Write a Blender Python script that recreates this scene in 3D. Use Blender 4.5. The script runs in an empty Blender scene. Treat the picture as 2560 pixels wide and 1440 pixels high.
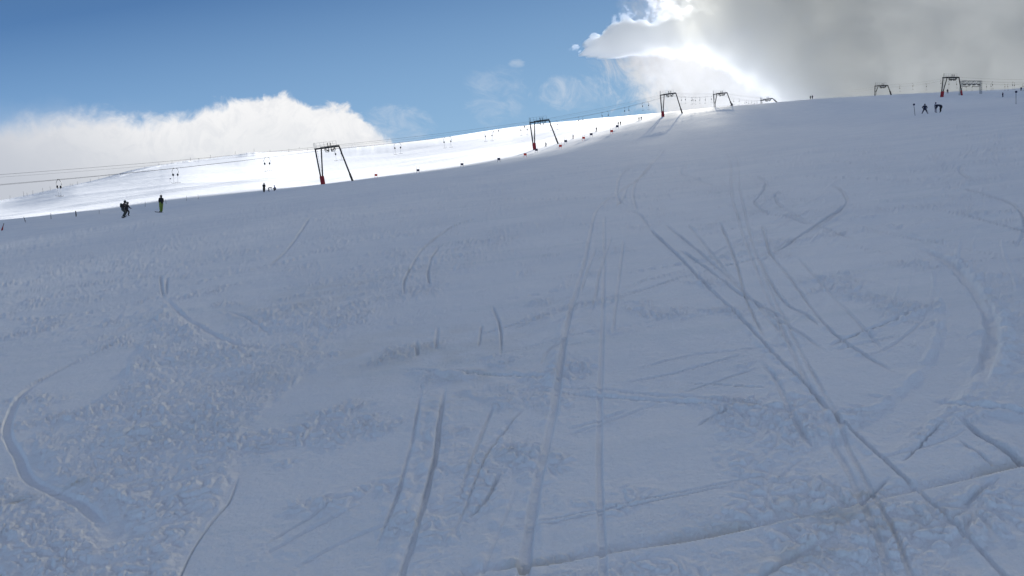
import bpy, bmesh, math, random
import numpy as np
from mathutils import Vector, Matrix

R = math.radians
scene = bpy.context.scene
COL = scene.collection

# ------------------------------------------------------------------ camera
F = 1862.0            # focal length in photo pixels (2560 px wide)
EYE = 1.65
cam_data = bpy.data.cameras.new("camera")
cam_data.sensor_width = 36.0
cam_data.lens = 36.0 * F / 2560.0
cam_data.clip_start = 0.05
cam_data.clip_end = 20000.0
cam = bpy.data.objects.new("camera", cam_data)
COL.objects.link(cam)
cam.location = (0, 0, EYE)
cam.rotation_euler = (R(90), 0, 0)
scene.camera = cam

# ------------------------------------------------------------------ exposure and sampling
scene.view_settings.view_transform = 'Standard'
scene.view_settings.look = 'None'
scene.view_settings.gamma = 1.0
scene.view_settings.exposure = 2.6
scene.render.engine = 'CYCLES'
cy = scene.cycles
cy.use_denoising = True
cy.max_bounces = 6
cy.diffuse_bounces = 2
cy.volume_bounces = 2
cy.transparent_max_bounces = 8
cy.use_adaptive_sampling = True
cy.adaptive_threshold = 0.01

# ------------------------------------------------------------------ sun
SUN_DIR = Vector(((1745 - 1280) / F, 1.0, (720 - 32) / F)).normalized()
sd = bpy.data.lights.new("sun", 'SUN')
sd.energy = 3.15
sd.angle = R(0.5)
sd.color = (1.0, 0.96, 0.91)
sun = bpy.data.objects.new("sun", sd)
COL.objects.link(sun)
sun.rotation_euler = SUN_DIR.to_track_quat('Z', 'Y').to_euler()
sun.location = (100, 400, 300)


# ------------------------------------------------------------------ node helper
class NT:
    def __init__(self, tree):
        self.t = tree
        self.l = tree.links

    def n(self, kind, **kw):
        nd = self.t.nodes.new(kind)
        for k, v in kw.items():
            setattr(nd, k, v)
        return nd

    def put(self, sock, v):
        if isinstance(v, bpy.types.NodeSocket):
            self.l.new(v, sock)
        else:
            sock.default_value = v

    def m(self, op, a, b=0.0, c=0.0, clamp=False):
        nd = self.n('ShaderNodeMath', operation=op, use_clamp=clamp)
        self.put(nd.inputs[0], a)
        self.put(nd.inputs[1], b)
        self.put(nd.inputs[2], c)
        return nd.outputs[0]

    def smooth(self, x, lo, hi):
        nd = self.n('ShaderNodeMapRange', interpolation_type='SMOOTHSTEP')
        self.put(nd.inputs[0], x)
        self.put(nd.inputs[1], lo)
        self.put(nd.inputs[2], hi)
        return nd.outputs[0]

    def mixc(self, f, a, b):
        nd = self.n('ShaderNodeMix', data_type='RGBA')
        self.put(nd.inputs[0], f)
        self.put(nd.inputs[6], a)
        self.put(nd.inputs[7], b)
        return nd.outputs[2]

    def noise(self, vec, scale, detail=4.0, rough=0.55, dist=0.0, lac=2.0):
        nd = self.n('ShaderNodeTexNoise', noise_dimensions='3D')
        if vec is not None:
            self.put(nd.inputs['Vector'], vec)
        nd.inputs['Scale'].default_value = scale
        nd.inputs['Detail'].default_value = detail
        nd.inputs['Roughness'].default_value = rough
        nd.inputs['Distortion'].default_value = dist
        nd.inputs['Lacunarity'].default_value = lac
        return nd.outputs[0]

    def curve(self, x, pts, xr, yr):
        """piecewise curve y(x); pts in real units, ranges given"""
        t = self.m('DIVIDE', self.m('SUBTRACT', x, xr[0]), xr[1] - xr[0], clamp=True)
        nd = self.n('ShaderNodeFloatCurve')
        c = nd.mapping.curves[0]
        pts = [((p[0] - xr[0]) / (xr[1] - xr[0]), (p[1] - yr[0]) / (yr[1] - yr[0])) for p in pts]
        while len(c.points) < len(pts):
            c.points.new(0.5, 0.5)
        for i, p in enumerate(pts):
            c.points[i].location = p
            c.points[i].handle_type = 'AUTO_CLAMPED'
        nd.mapping.update()
        self.put(nd.inputs['Value'], t)
        return self.m('ADD', self.m('MULTIPLY', nd.outputs[0], yr[1] - yr[0]), yr[0])

    def xyz(self, x, y, z):
        nd = self.n('ShaderNodeCombineXYZ')
        self.put(nd.inputs[0], x)
        self.put(nd.inputs[1], y)
        self.put(nd.inputs[2], z)
        return nd.outputs[0]


# ------------------------------------------------------------------ sky
EXPO = 2 ** scene.view_settings.exposure


def srgb(r, g, b, k=1.0):
    """display colour -> scene radiance at this exposure (k=1/EXPO) or albedo (k=1)"""
    def f(c):
        c /= 255.0
        return c / 12.92 if c <= 0.04045 else ((c + 0.055) / 1.055) ** 2.4
    return (f(r) * k, f(g) * k, f(b) * k, 1.0)


world = bpy.data.worlds.new("World")
scene.world = world
world.use_nodes = True
wt = world.node_tree
wt.nodes.clear()
W = NT(wt)
tc = W.n('ShaderNodeTexCoord')
dirv = tc.outputs['Generated']
sky = W.n('ShaderNodeTexSky', sky_type='NISHITA')
sky.sun_disc = False
sky.sun_elevation = math.asin(SUN_DIR.z)
sky.sun_rotation = math.atan2(SUN_DIR.x, SUN_DIR.y)
sky.altitude = 3000
sky.air_density = 0.45
sky.dust_density = 0.05
sky.ozone_density = 1.5
SKY_K = 0.05
skm = W.n('ShaderNodeVectorMath', operation='SCALE')
W.l.new(sky.outputs[0], skm.inputs[0])
skm.inputs['Scale'].default_value = SKY_K

sep = W.n('ShaderNodeSeparateXYZ')
W.l.new(dirv, sep.inputs[0])
dx, dy, dz = sep.outputs
yy = W.m('MAXIMUM', dy, 0.05)
# tangent-plane directions (right and up of due "uphill"), in hundreds of photo pixels
u = W.m('MULTIPLY_ADD', W.m('DIVIDE', dx, yy), F / 100, 12.8)
v = W.m('MULTIPLY', W.m('DIVIDE', dz, yy), F / 100)      # 7.2 = top edge, 0 = level
p = W.xyz(u, v, 0.0)
front = W.smooth(dy, 0.15, 0.4)

# clear blue above, paler towards the skyline and the sun
deep = W.n('ShaderNodeVectorMath', operation='MULTIPLY')
W.l.new(skm.outputs[0], deep.inputs[0])
deep.inputs[1].default_value = (.385, .485, .485)
pale_f = W.m('ADD', W.m('MULTIPLY', W.m('SUBTRACT', 7.0, v), .17), W.m('MULTIPLY_ADD', u, .028, -.08), clamp=True)
pale_f = W.m('MULTIPLY', pale_f, front)
skyc = W.mixc(pale_f, deep.outputs[0], srgb(150, 186, 214, 1 / EXPO))
n_big = W.noise(p, 0.55, 8, 0.55)
n_mid = W.noise(p, 1.3, 8, 0.6, 0.6)
n_fine = W.noise(p, 3.5, 6, 0.6)
n_wisp = W.noise(p, 0.95, 12, 0.68, 1.5)
# --- cumulus bank standing over the left skyline (top edge as a height curve)
top_pts = [(-30, 3.0), (-6, 3.3), (-2, 3.9), (0, 4.05), (1.2, 4.25), (2.4, 4.35), (3.6, 4.2), (4.5, 4.3), (5.0, 4.52),
           (5.4, 4.66), (5.9, 4.68), (6.4, 4.82), (6.9, 4.93), (7.3, 4.88), (7.6, 4.66), (8.0, 4.55), (8.5, 4.62),
           (8.8, 4.45), (9.2, 4.2), (9.6, 3.85), (9.85, 3.5), (10.1, 2.0), (10.6, 0)]
top = W.curve(u, top_pts, (-30, 14), (0, 6))
ragg = W.m('ADD', W.m('MULTIPLY', W.m('SUBTRACT', n_mid, 0.5), 0.85), W.m('MULTIPLY', W.m('SUBTRACT', n_fine, 0.5), 0.28))
dh = W.m('SUBTRACT', W.m('ADD', top, ragg), v)
softw = W.smooth(u, 0.0, 7.0)
lo_soft = W.m('MULTIPLY_ADD', softw, 0.26, -0.32)
hi_soft = W.m('MULTIPLY_ADD', softw, -0.30, 0.46)
m_left = W.smooth(dh, lo_soft, hi_soft)
bank_top = srgb(247, 247, 248, 1 / EXPO)
bank_mid = srgb(233, 235, 238, 1 / EXPO)
bank_low = srgb(196, 201, 211, 1 / EXPO)
bank_shade = W.smooth(W.m('ADD', dh, W.m('MULTIPLY', W.m('SUBTRACT', n_big, 0.5), 1.2)), 0.1, 1.7)
bank_c = W.mixc(bank_shade, bank_top, bank_mid)
bank_c = W.mixc(W.m('MULTIPLY', W.smooth(n_wisp, .42, .62), .35), bank_c, srgb(212, 216, 224, 1 / EXPO))
left_dark = W.smooth(W.m('SUBTRACT', W.m('ADD', u, W.m('MULTIPLY', v, 1.6)), W.m('MULTIPLY', n_big, 2.0)), 11.0, 3.0)
bank_c = W.mixc(left_dark, bank_c, bank_low)
# thin haze veil low over the left skyline
veil = W.m('MULTIPLY', W.smooth(W.m('ADD', v, W.m('MULTIPLY', n_big, 1.5)), 5.6, 4.2), W.smooth(u, 5.0, 1.0))
veil = W.m('MULTIPLY', veil, 0.45)
# --- small wisps between the bank and the big cloud


def wisp(cu, cv, ru, rv, k, nz, lo=0.42, hi=0.75):
    a = W.m('DIVIDE', W.m('SUBTRACT', u, cu), ru)
    b = W.m('DIVIDE', W.m('SUBTRACT', v, cv), rv)
    r2 = W.m('ADD', W.m('MULTIPLY', a, a), W.m('MULTIPLY', b, b))
    fall = W.smooth(r2, 1.0, 0.0)
    return W.m('MULTIPLY', W.smooth(W.m('ADD', nz, W.m('MULTIPLY_ADD', fall, .45, -.45)), lo, hi), k)


n_str = W.noise(W.xyz(W.m('MULTIPLY_ADD', v, .5, W.m('MULTIPLY', u, .9)), W.m('MULTIPLY', v, 1.5), 3.0), 1.5, 9, 0.68, .6)
w1 = wisp(12.4, 4.8, 1.3, 1.3, 0.4, n_str, 0.33, 0.78)
w2 = wisp(9.9, 4.05, 1.4, 0.9, 0.5, n_str, 0.30, 0.72)
w3 = wisp(14.4, 4.85, 1.9, 0.8, 0.7, n_wisp, 0.36, 0.74)
w4 = wisp(12.9, 5.6, 0.35, 0.2, 0.4, n_wisp, 0.3, 0.6)
wsum = W.m('MAXIMUM', W.m('MAXIMUM', w1, w2), W.m('MAXIMUM', w3, w4))
# --- big cloud over the right of the sky: left edge as a curve of height
edge_pts = [(0, 16.8), (3.6, 16.6), (4.3, 16.1), (4.8, 15.7), (5.2, 15.45), (5.5, 15.1), (5.75, 15.0), (5.95, 14.9),
            (6.15, 15.3), (6.45, 15.8), (6.9, 15.75), (7.3, 15.6), (9, 15.0), (16, 12.0), (30, 10.0)]
edge = W.curve(v, edge_pts, (0, 30), (8, 18))
fld = W.m('SUBTRACT', u, edge)
fld = W.m('ADD', fld, W.m('MULTIPLY', W.m('SUBTRACT', n_wisp, 0.5), 3.4))
fld = W.m('ADD', fld, W.m('MULTIPLY', W.m('SUBTRACT', n_fine, 0.5), 0.6))
m_right = W.smooth(fld, -0.35, 1.15)
# glow of the sun inside the cloud
sx, sy = 17.45, 6.4
du = W.m('SUBTRACT', u, sx - 0.15)
dv = W.m('SUBTRACT', v, sy)
rr = W.m('SQRT', W.m('ADD', W.m('MULTIPLY', du, du), W.m('MULTIPLY', dv, dv)))
rr = W.m('ADD', rr, W.m('MULTIPLY', W.m('SUBTRACT', n_mid, 0.5), 0.9))
grey = srgb(158, 163, 174, 1 / EXPO)
grey2 = srgb(146, 152, 164, 1 / EXPO)
lite = srgb(200, 204, 211, 1 / EXPO)
white = srgb(250, 250, 250, 1 / EXPO)
gx = W.m('ADD', W.m('ADD', u, W.m('MULTIPLY', W.m('SUBTRACT', v, 4.5), -0.15)), W.m('MULTIPLY', W.m('SUBTRACT', n_big, 0.5), 1.6))
rc = W.mixc(W.smooth(gx, 17.2, 19.4), lite, grey)
rc = W.mixc(W.smooth(gx, 20.0, 26.0), rc, grey2)
rc = W.mixc(W.m('MULTIPLY', W.smooth(n_big, 0.40, 0.62), 0.35), rc, srgb(184, 187, 194, 1 / EXPO))
rc = W.mixc(W.m('MULTIPLY', W.smooth(n_mid, 0.52, 0.40), 0.30), rc, srgb(140, 146, 160, 1 / EXPO))
lowbright = W.m('MULTIPLY', W.smooth(v, 6.1, 5.0), W.smooth(gx, 19.9, 18.4))
rc = W.mixc(lowbright, rc, srgb(226, 229, 234, 1 / EXPO))
rc = W.mixc(W.smooth(rr, 1.7, 0.2), rc, white)
hot = W.mixc(W.smooth(rr, 0.5, 0.1), rc, (.6, .6, .58, 1))
# assemble
c = W.mixc(veil, skyc, srgb(205, 214, 226, 1 / EXPO))
c = W.mixc(m_left, c, bank_c)
c = W.mixc(wsum, c, srgb(205, 216, 230, 1 / EXPO))
c = W.mixc(m_right, c, hot)
# the rest of the sky (overhead and behind): broken cloud
n_rest = W.noise(dirv, 2.2, 6, 0.6)
m_rest = W.m('MULTIPLY', W.smooth(n_rest, 0.43, 0.60), 0.65)
c_rest = W.mixc(m_rest, skyc, srgb(203, 211, 233, 1 / EXPO))
c = W.mixc(front, c_rest, c)
bg = W.n('ShaderNodeBackground')
W.l.new(c, bg.inputs[0])
bg.inputs[1].default_value = 1.0
wo = W.n('ShaderNodeOutputWorld')
W.l.new(bg.outputs[0], wo.inputs[0])
world.cycles.sampling_method = 'AUTOMATIC'


# ------------------------------------------------------------------ noise in numpy
def _hash(ix, iy, seed):
    h = (ix.astype(np.int64) * 374761393 + iy.astype(np.int64) * 668265263 + seed * 1442695041) & 0xffffffff
    h = ((h ^ (h >> 13)) * 1274126177) & 0xffffffff
    h = (h ^ (h >> 16)) & 0xffffffff
    return h


def perlin(x, y, seed=0):
    xi = np.floor(x)
    yi = np.floor(y)
    fx = (x - xi).astype(np.float32)
    fy = (y - yi).astype(np.float32)
    u_ = fx * fx * fx * (fx * (fx * 6 - 15) + 10)
    v_ = fy * fy * fy * (fy * (fy * 6 - 15) + 10)

    def g(ox, oy):
        a = _hash(xi + ox, yi + oy, seed).astype(np.float32) * np.float32(2 * math.pi / 4294967296.0)
        return np.cos(a) * (fx - ox) + np.sin(a) * (fy - oy)
    a = g(0, 0)
    a = a + (g(1, 0) - a) * u_
    b = g(0, 1)
    b = b + (g(1, 1) - b) * u_
    return (a + (b - a) * v_) * 1.5


def fbm(x, y, octv=4, seed=0, rough=0.5):
    s = 0
    a = 1.0
    t = 0
    for i in range(octv):
        s = s + a * perlin(x * 2 ** i, y * 2 ** i, seed + i * 17)
        t += a
        a *= rough
    return s / t


def lumps(x, y, octv=3, seed=0):
    """billowy clods: rounded tops, sharp creases"""
    wx = x + 0.35 * perlin(x * 0.9, y * 0.9, seed + 91)
    wy = y + 0.35 * perlin(x * 0.9, y * 0.9, seed + 92)
    s = 0
    a = 1.0
    t = 0
    for i in range(octv):
        s = s + a * (1 - np.abs(1 - 2 * np.abs(perlin(wx * 2 ** i, wy * 2 ** i, seed + i * 31))))
        t += a
        a *= 0.45
    return s / t


def sstep(x, lo, hi):
    t = np.clip((x - lo) / (hi - lo), 0, 1)
    return t * t * (3 - 2 * t)


# ------------------------------------------------------------------ shape of the mountain
SA, SB = 0.179, 0.122                    # rise per metre ahead and per metre to the right


def hline(px):
    return 720 - F * (SA + SB * (px - 1280) / F)


PXC = np.array([-1500, -600, 0, 200, 400, 600, 800, 1000, 1280, 1500, 1740, 2000, 2200, 2400, 2560, 3200, 4500.0])
YR = np.array([40, 60, 80, 100, 115, 130, 150, 170, 190, 215, 250, 290, 330, 400, 520, 900.0])
# pixel rows of the snow surface below(+)/above(-) the near plane's own vanishing line, by column and distance
DT = {
    40: [77] * 17,
    60: [51] * 17,
    80: [30, 28, 26, 34, 38.5, 38, 38, 38, 38, 38, 38, 38, 38, 38, 38, 38, 38],
    100: [14, 12, 9, 19, 30, 31, 31, 31, 31, 30, 31, 31, 31, 31, 31, 31, 31],
    115: [12, 10, 9, 13, 31, 28, 27, 27, 26, 26, 27, 27, 27, 27, 27, 27, 27],
    130: [8, 5, 2, 8, 16, 26, 24, 24, 22, 20, 22, 24, 24, 24, 24, 24, 24],
    150: [4, -2, -3, -1, 6, 16, 20, 21, 18, 12, 12, 18, 20, 20, 20, 20, 20],
    170: [0, -8, -9, -11, -6, 7, 17, 18, 13, 2, 0, 10, 14, 16, 18, 18, 18],
    190: [-5, -14, -15, -20, -18, -4, 13, 14.5, 8, -8, -12, 0, 8, 12, 15, 16, 16],
    215: [-10, -20, -22, -31, -31, -18, 1, 9, 2, -20, -28, -12, -2, 5, 10, 14, 14],
    250: [-20, -33, -38, -53, -59, -45, -19, -12, -18, -38, -46, -28, -16, -9, -2, 5, 5],
    290: [-24, -38, -41, -56, -79, -75, -47, -37, -42, -53, -57, -42, -28, -18, -7, 0, 0],
    330: [-24, -40, -30, -42, -66, -80, -66, -58, -54, -60, -56, -48, -36, -21, -10, -4, -4],
    400: [-20, -30, -20, -30, -50, -60, -58, -57, -66, -62, -50, -45, -34, -20, -10, -6, -6],
    520: [-10, -10, 0, -5, -20, -30, -34, -36, -50, -45, -30, -25, -20, -10, -2, 0, 0],
    900: [200] * 17,
}
DEV = np.array([[DT[int(y)][i] - F * EYE / y for i in range(len(PXC))] for y in YR])   # rows Y, cols px


def herm(xk, yk, x):
    """cubic Hermite through (xk, yk[..., k]) with limited slopes; yk may be 2-D (n_other, k)"""
    h = np.diff(xk)
    d = np.diff(yk, axis=-1) / h
    m = np.zeros_like(yk, dtype=float)
    a, b = d[..., :-1], d[..., 1:]
    ok = a * b > 0
    with np.errstate(divide='ignore', invalid='ignore'):
        m[..., 1:-1] = np.where(ok, 2 * a * b / (a + b), 0)
    m[..., 0] = d[..., 0]
    m[..., -1] = d[..., -1]
    return h, m


def interp2(px, Y):
    px = np.clip(px, PXC[0], PXC[-1])
    lx = np.log(np.clip(Y, YR[0], YR[-1]))
    ky = np.log(YR)
    h, m = herm(PXC, DEV, None)
    i = np.clip(np.searchsorted(PXC, px, side='right') - 1, 0, len(PXC) - 2)
    t = (px - PXC[i]) / h[i]
    h00, h10, h01, h11 = 2 * t**3 - 3 * t**2 + 1, t**3 - 2 * t**2 + t, -2 * t**3 + 3 * t**2, t**3 - t**2
    cols = [h00 * DEV[k][i] + h10 * h[i] * m[k][i] + h01 * DEV[k][i + 1] + h11 * h[i] * m[k][i + 1] for k in range(len(YR))]
    cols = np.stack(cols, -1)
    hk = np.diff(ky)
    d = np.diff(cols, axis=-1) / hk
    a, b = d[..., :-1], d[..., 1:]
    mm = np.zeros_like(cols)
    mm[..., 1:-1] = (a + b) / 2
    mm[..., 0] = 0
    j = np.clip(np.searchsorted(ky, lx, side='right') - 1, 0, len(ky) - 2)
    take = lambda arr, jj: np.take_along_axis(arr, jj[..., None], -1)[..., 0]
    t = (lx - ky[j]) / hk[j]
    h00, h10, h01, h11 = 2 * t**3 - 3 * t**2 + 1, t**3 - 2 * t**2 + t, -2 * t**3 + 3 * t**2, t**3 - t**2
    return h00 * take(cols, j) + h10 * hk[j] * take(mm, j) + h01 * take(cols, j + 1) + h11 * hk[j] * take(mm, j + 1)


def hill(X, Y):
    """height of the smooth mountain (no small relief)"""
    X = np.asarray(X, float)
    Y = np.asarray(Y, float)
    Z = SA * Y + SB * X
    far = Y > 40
    Yf = np.where(far, Y, 41.0)
    px = 1280 + F * X / Yf
    st = np.interp(px, [-600, 0, 400, 800, 1280, 1480, 1740], [1.3, 1.3, 3.0, 3.2, 2.6, 1.8, 1.0])
    Yf = np.where(Yf > 215, 215 + (Yf - 215) / st, Yf)
    dev = np.where(far, interp2(np.where(far, px, 1280), Yf), 0)
    Z = Z - np.where(far, Y * dev / F, 0)
    r = np.hypot(X, Y)
    # round the mountain off outside the frame and behind its crest
    Z = Z - np.clip(r - 700, 0, None) * 0.9
    side = np.clip(np.abs(X) - 1.1 * np.clip(Y, 0, None) - 90, 0, None)
    Z = Z - side * side * 0.0006 * (side < 900) - 0.0
    # crest of the ploughed bank along the left skyline
    return Z


def rel_far(X, Y):
    """long shallow ripples of the piste, along the fall line"""
    a, b = 0.56, 0.83
    s = X * a + Y * b
    t = X * b - Y * a
    far = sstep(Y, 8, 40)
    vfar = sstep(Y, 80, 160)
    z = 0.035 * fbm(s / 9, t / 1.6, 3, 5) * (0.25 + 0.75 * far)
    z = z + (0.20 - .10 * sstep(Y, 100, 200)) * fbm(X / 22, Y / 26, 2, 9) * far
    z = z + 0.10 * fbm(s / 30, t / 4.5, 3, 6) * vfar
    z = z + 0.35 * fbm(X / 70, Y / 60, 3, 10, .4) * sstep(Y, 150, 230) * (1 - 0.5 * sstep(X, 60, 140))
    return z


BANKP = np.array([-1500, -300, 0, 140, 300, 400, 500, 650, 780, 900, 1000.0])
BANKY = np.array([267, 267, 267, 291, 336, 395, 438, 494, 545, 566, 586.0])


def bank(X, Y):
    px = 1280 + F * X / np.maximum(Y, 1)
    yb = np.interp(px, BANKP, BANKY)
    hgt = np.interp(px, [-600, 0, 150, 350, 500, 700, 880, 960], [.3, .3, .3, .35, 1.0, 1.0, .8, 0])
    wid = np.interp(px, [0, 300, 450, 900], [12, 12, 6, 2.5])
    d = Y - yb
    n = fbm(X / 3.0, Y / 9.0, 3, 71)
    n2 = lumps(X / 1.9, Y / 2.4, 2, 77)
    prof = sstep(d + 1.5 * n, -wid, 0) * (1 - sstep(d, 5, 16))
    return hgt * prof * (0.85 + 0.22 * n) + .22 * np.clip(hgt, 0, 1) ** 1.5 * (n2 - .35) * prof


def ground_z(X, Y):
    """surface height used to stand things on"""
    X = np.asarray(X, float)
    Y = np.asarray(Y, float)
    return hill(X, Y) + rel_far(X, Y) + np.where(Y > 100, bank(X, Y), 0)


def gz(x, y):
    return float(ground_z(np.array([x]), np.array([y]))[0])


def to_plane(px, py):
    """photo pixel -> point of the near snow plane"""
    uu = (px - 1280) / F
    Y = EYE / (SA + SB * uu - (720 - py) / F)
    return uu * Y, Y


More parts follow.
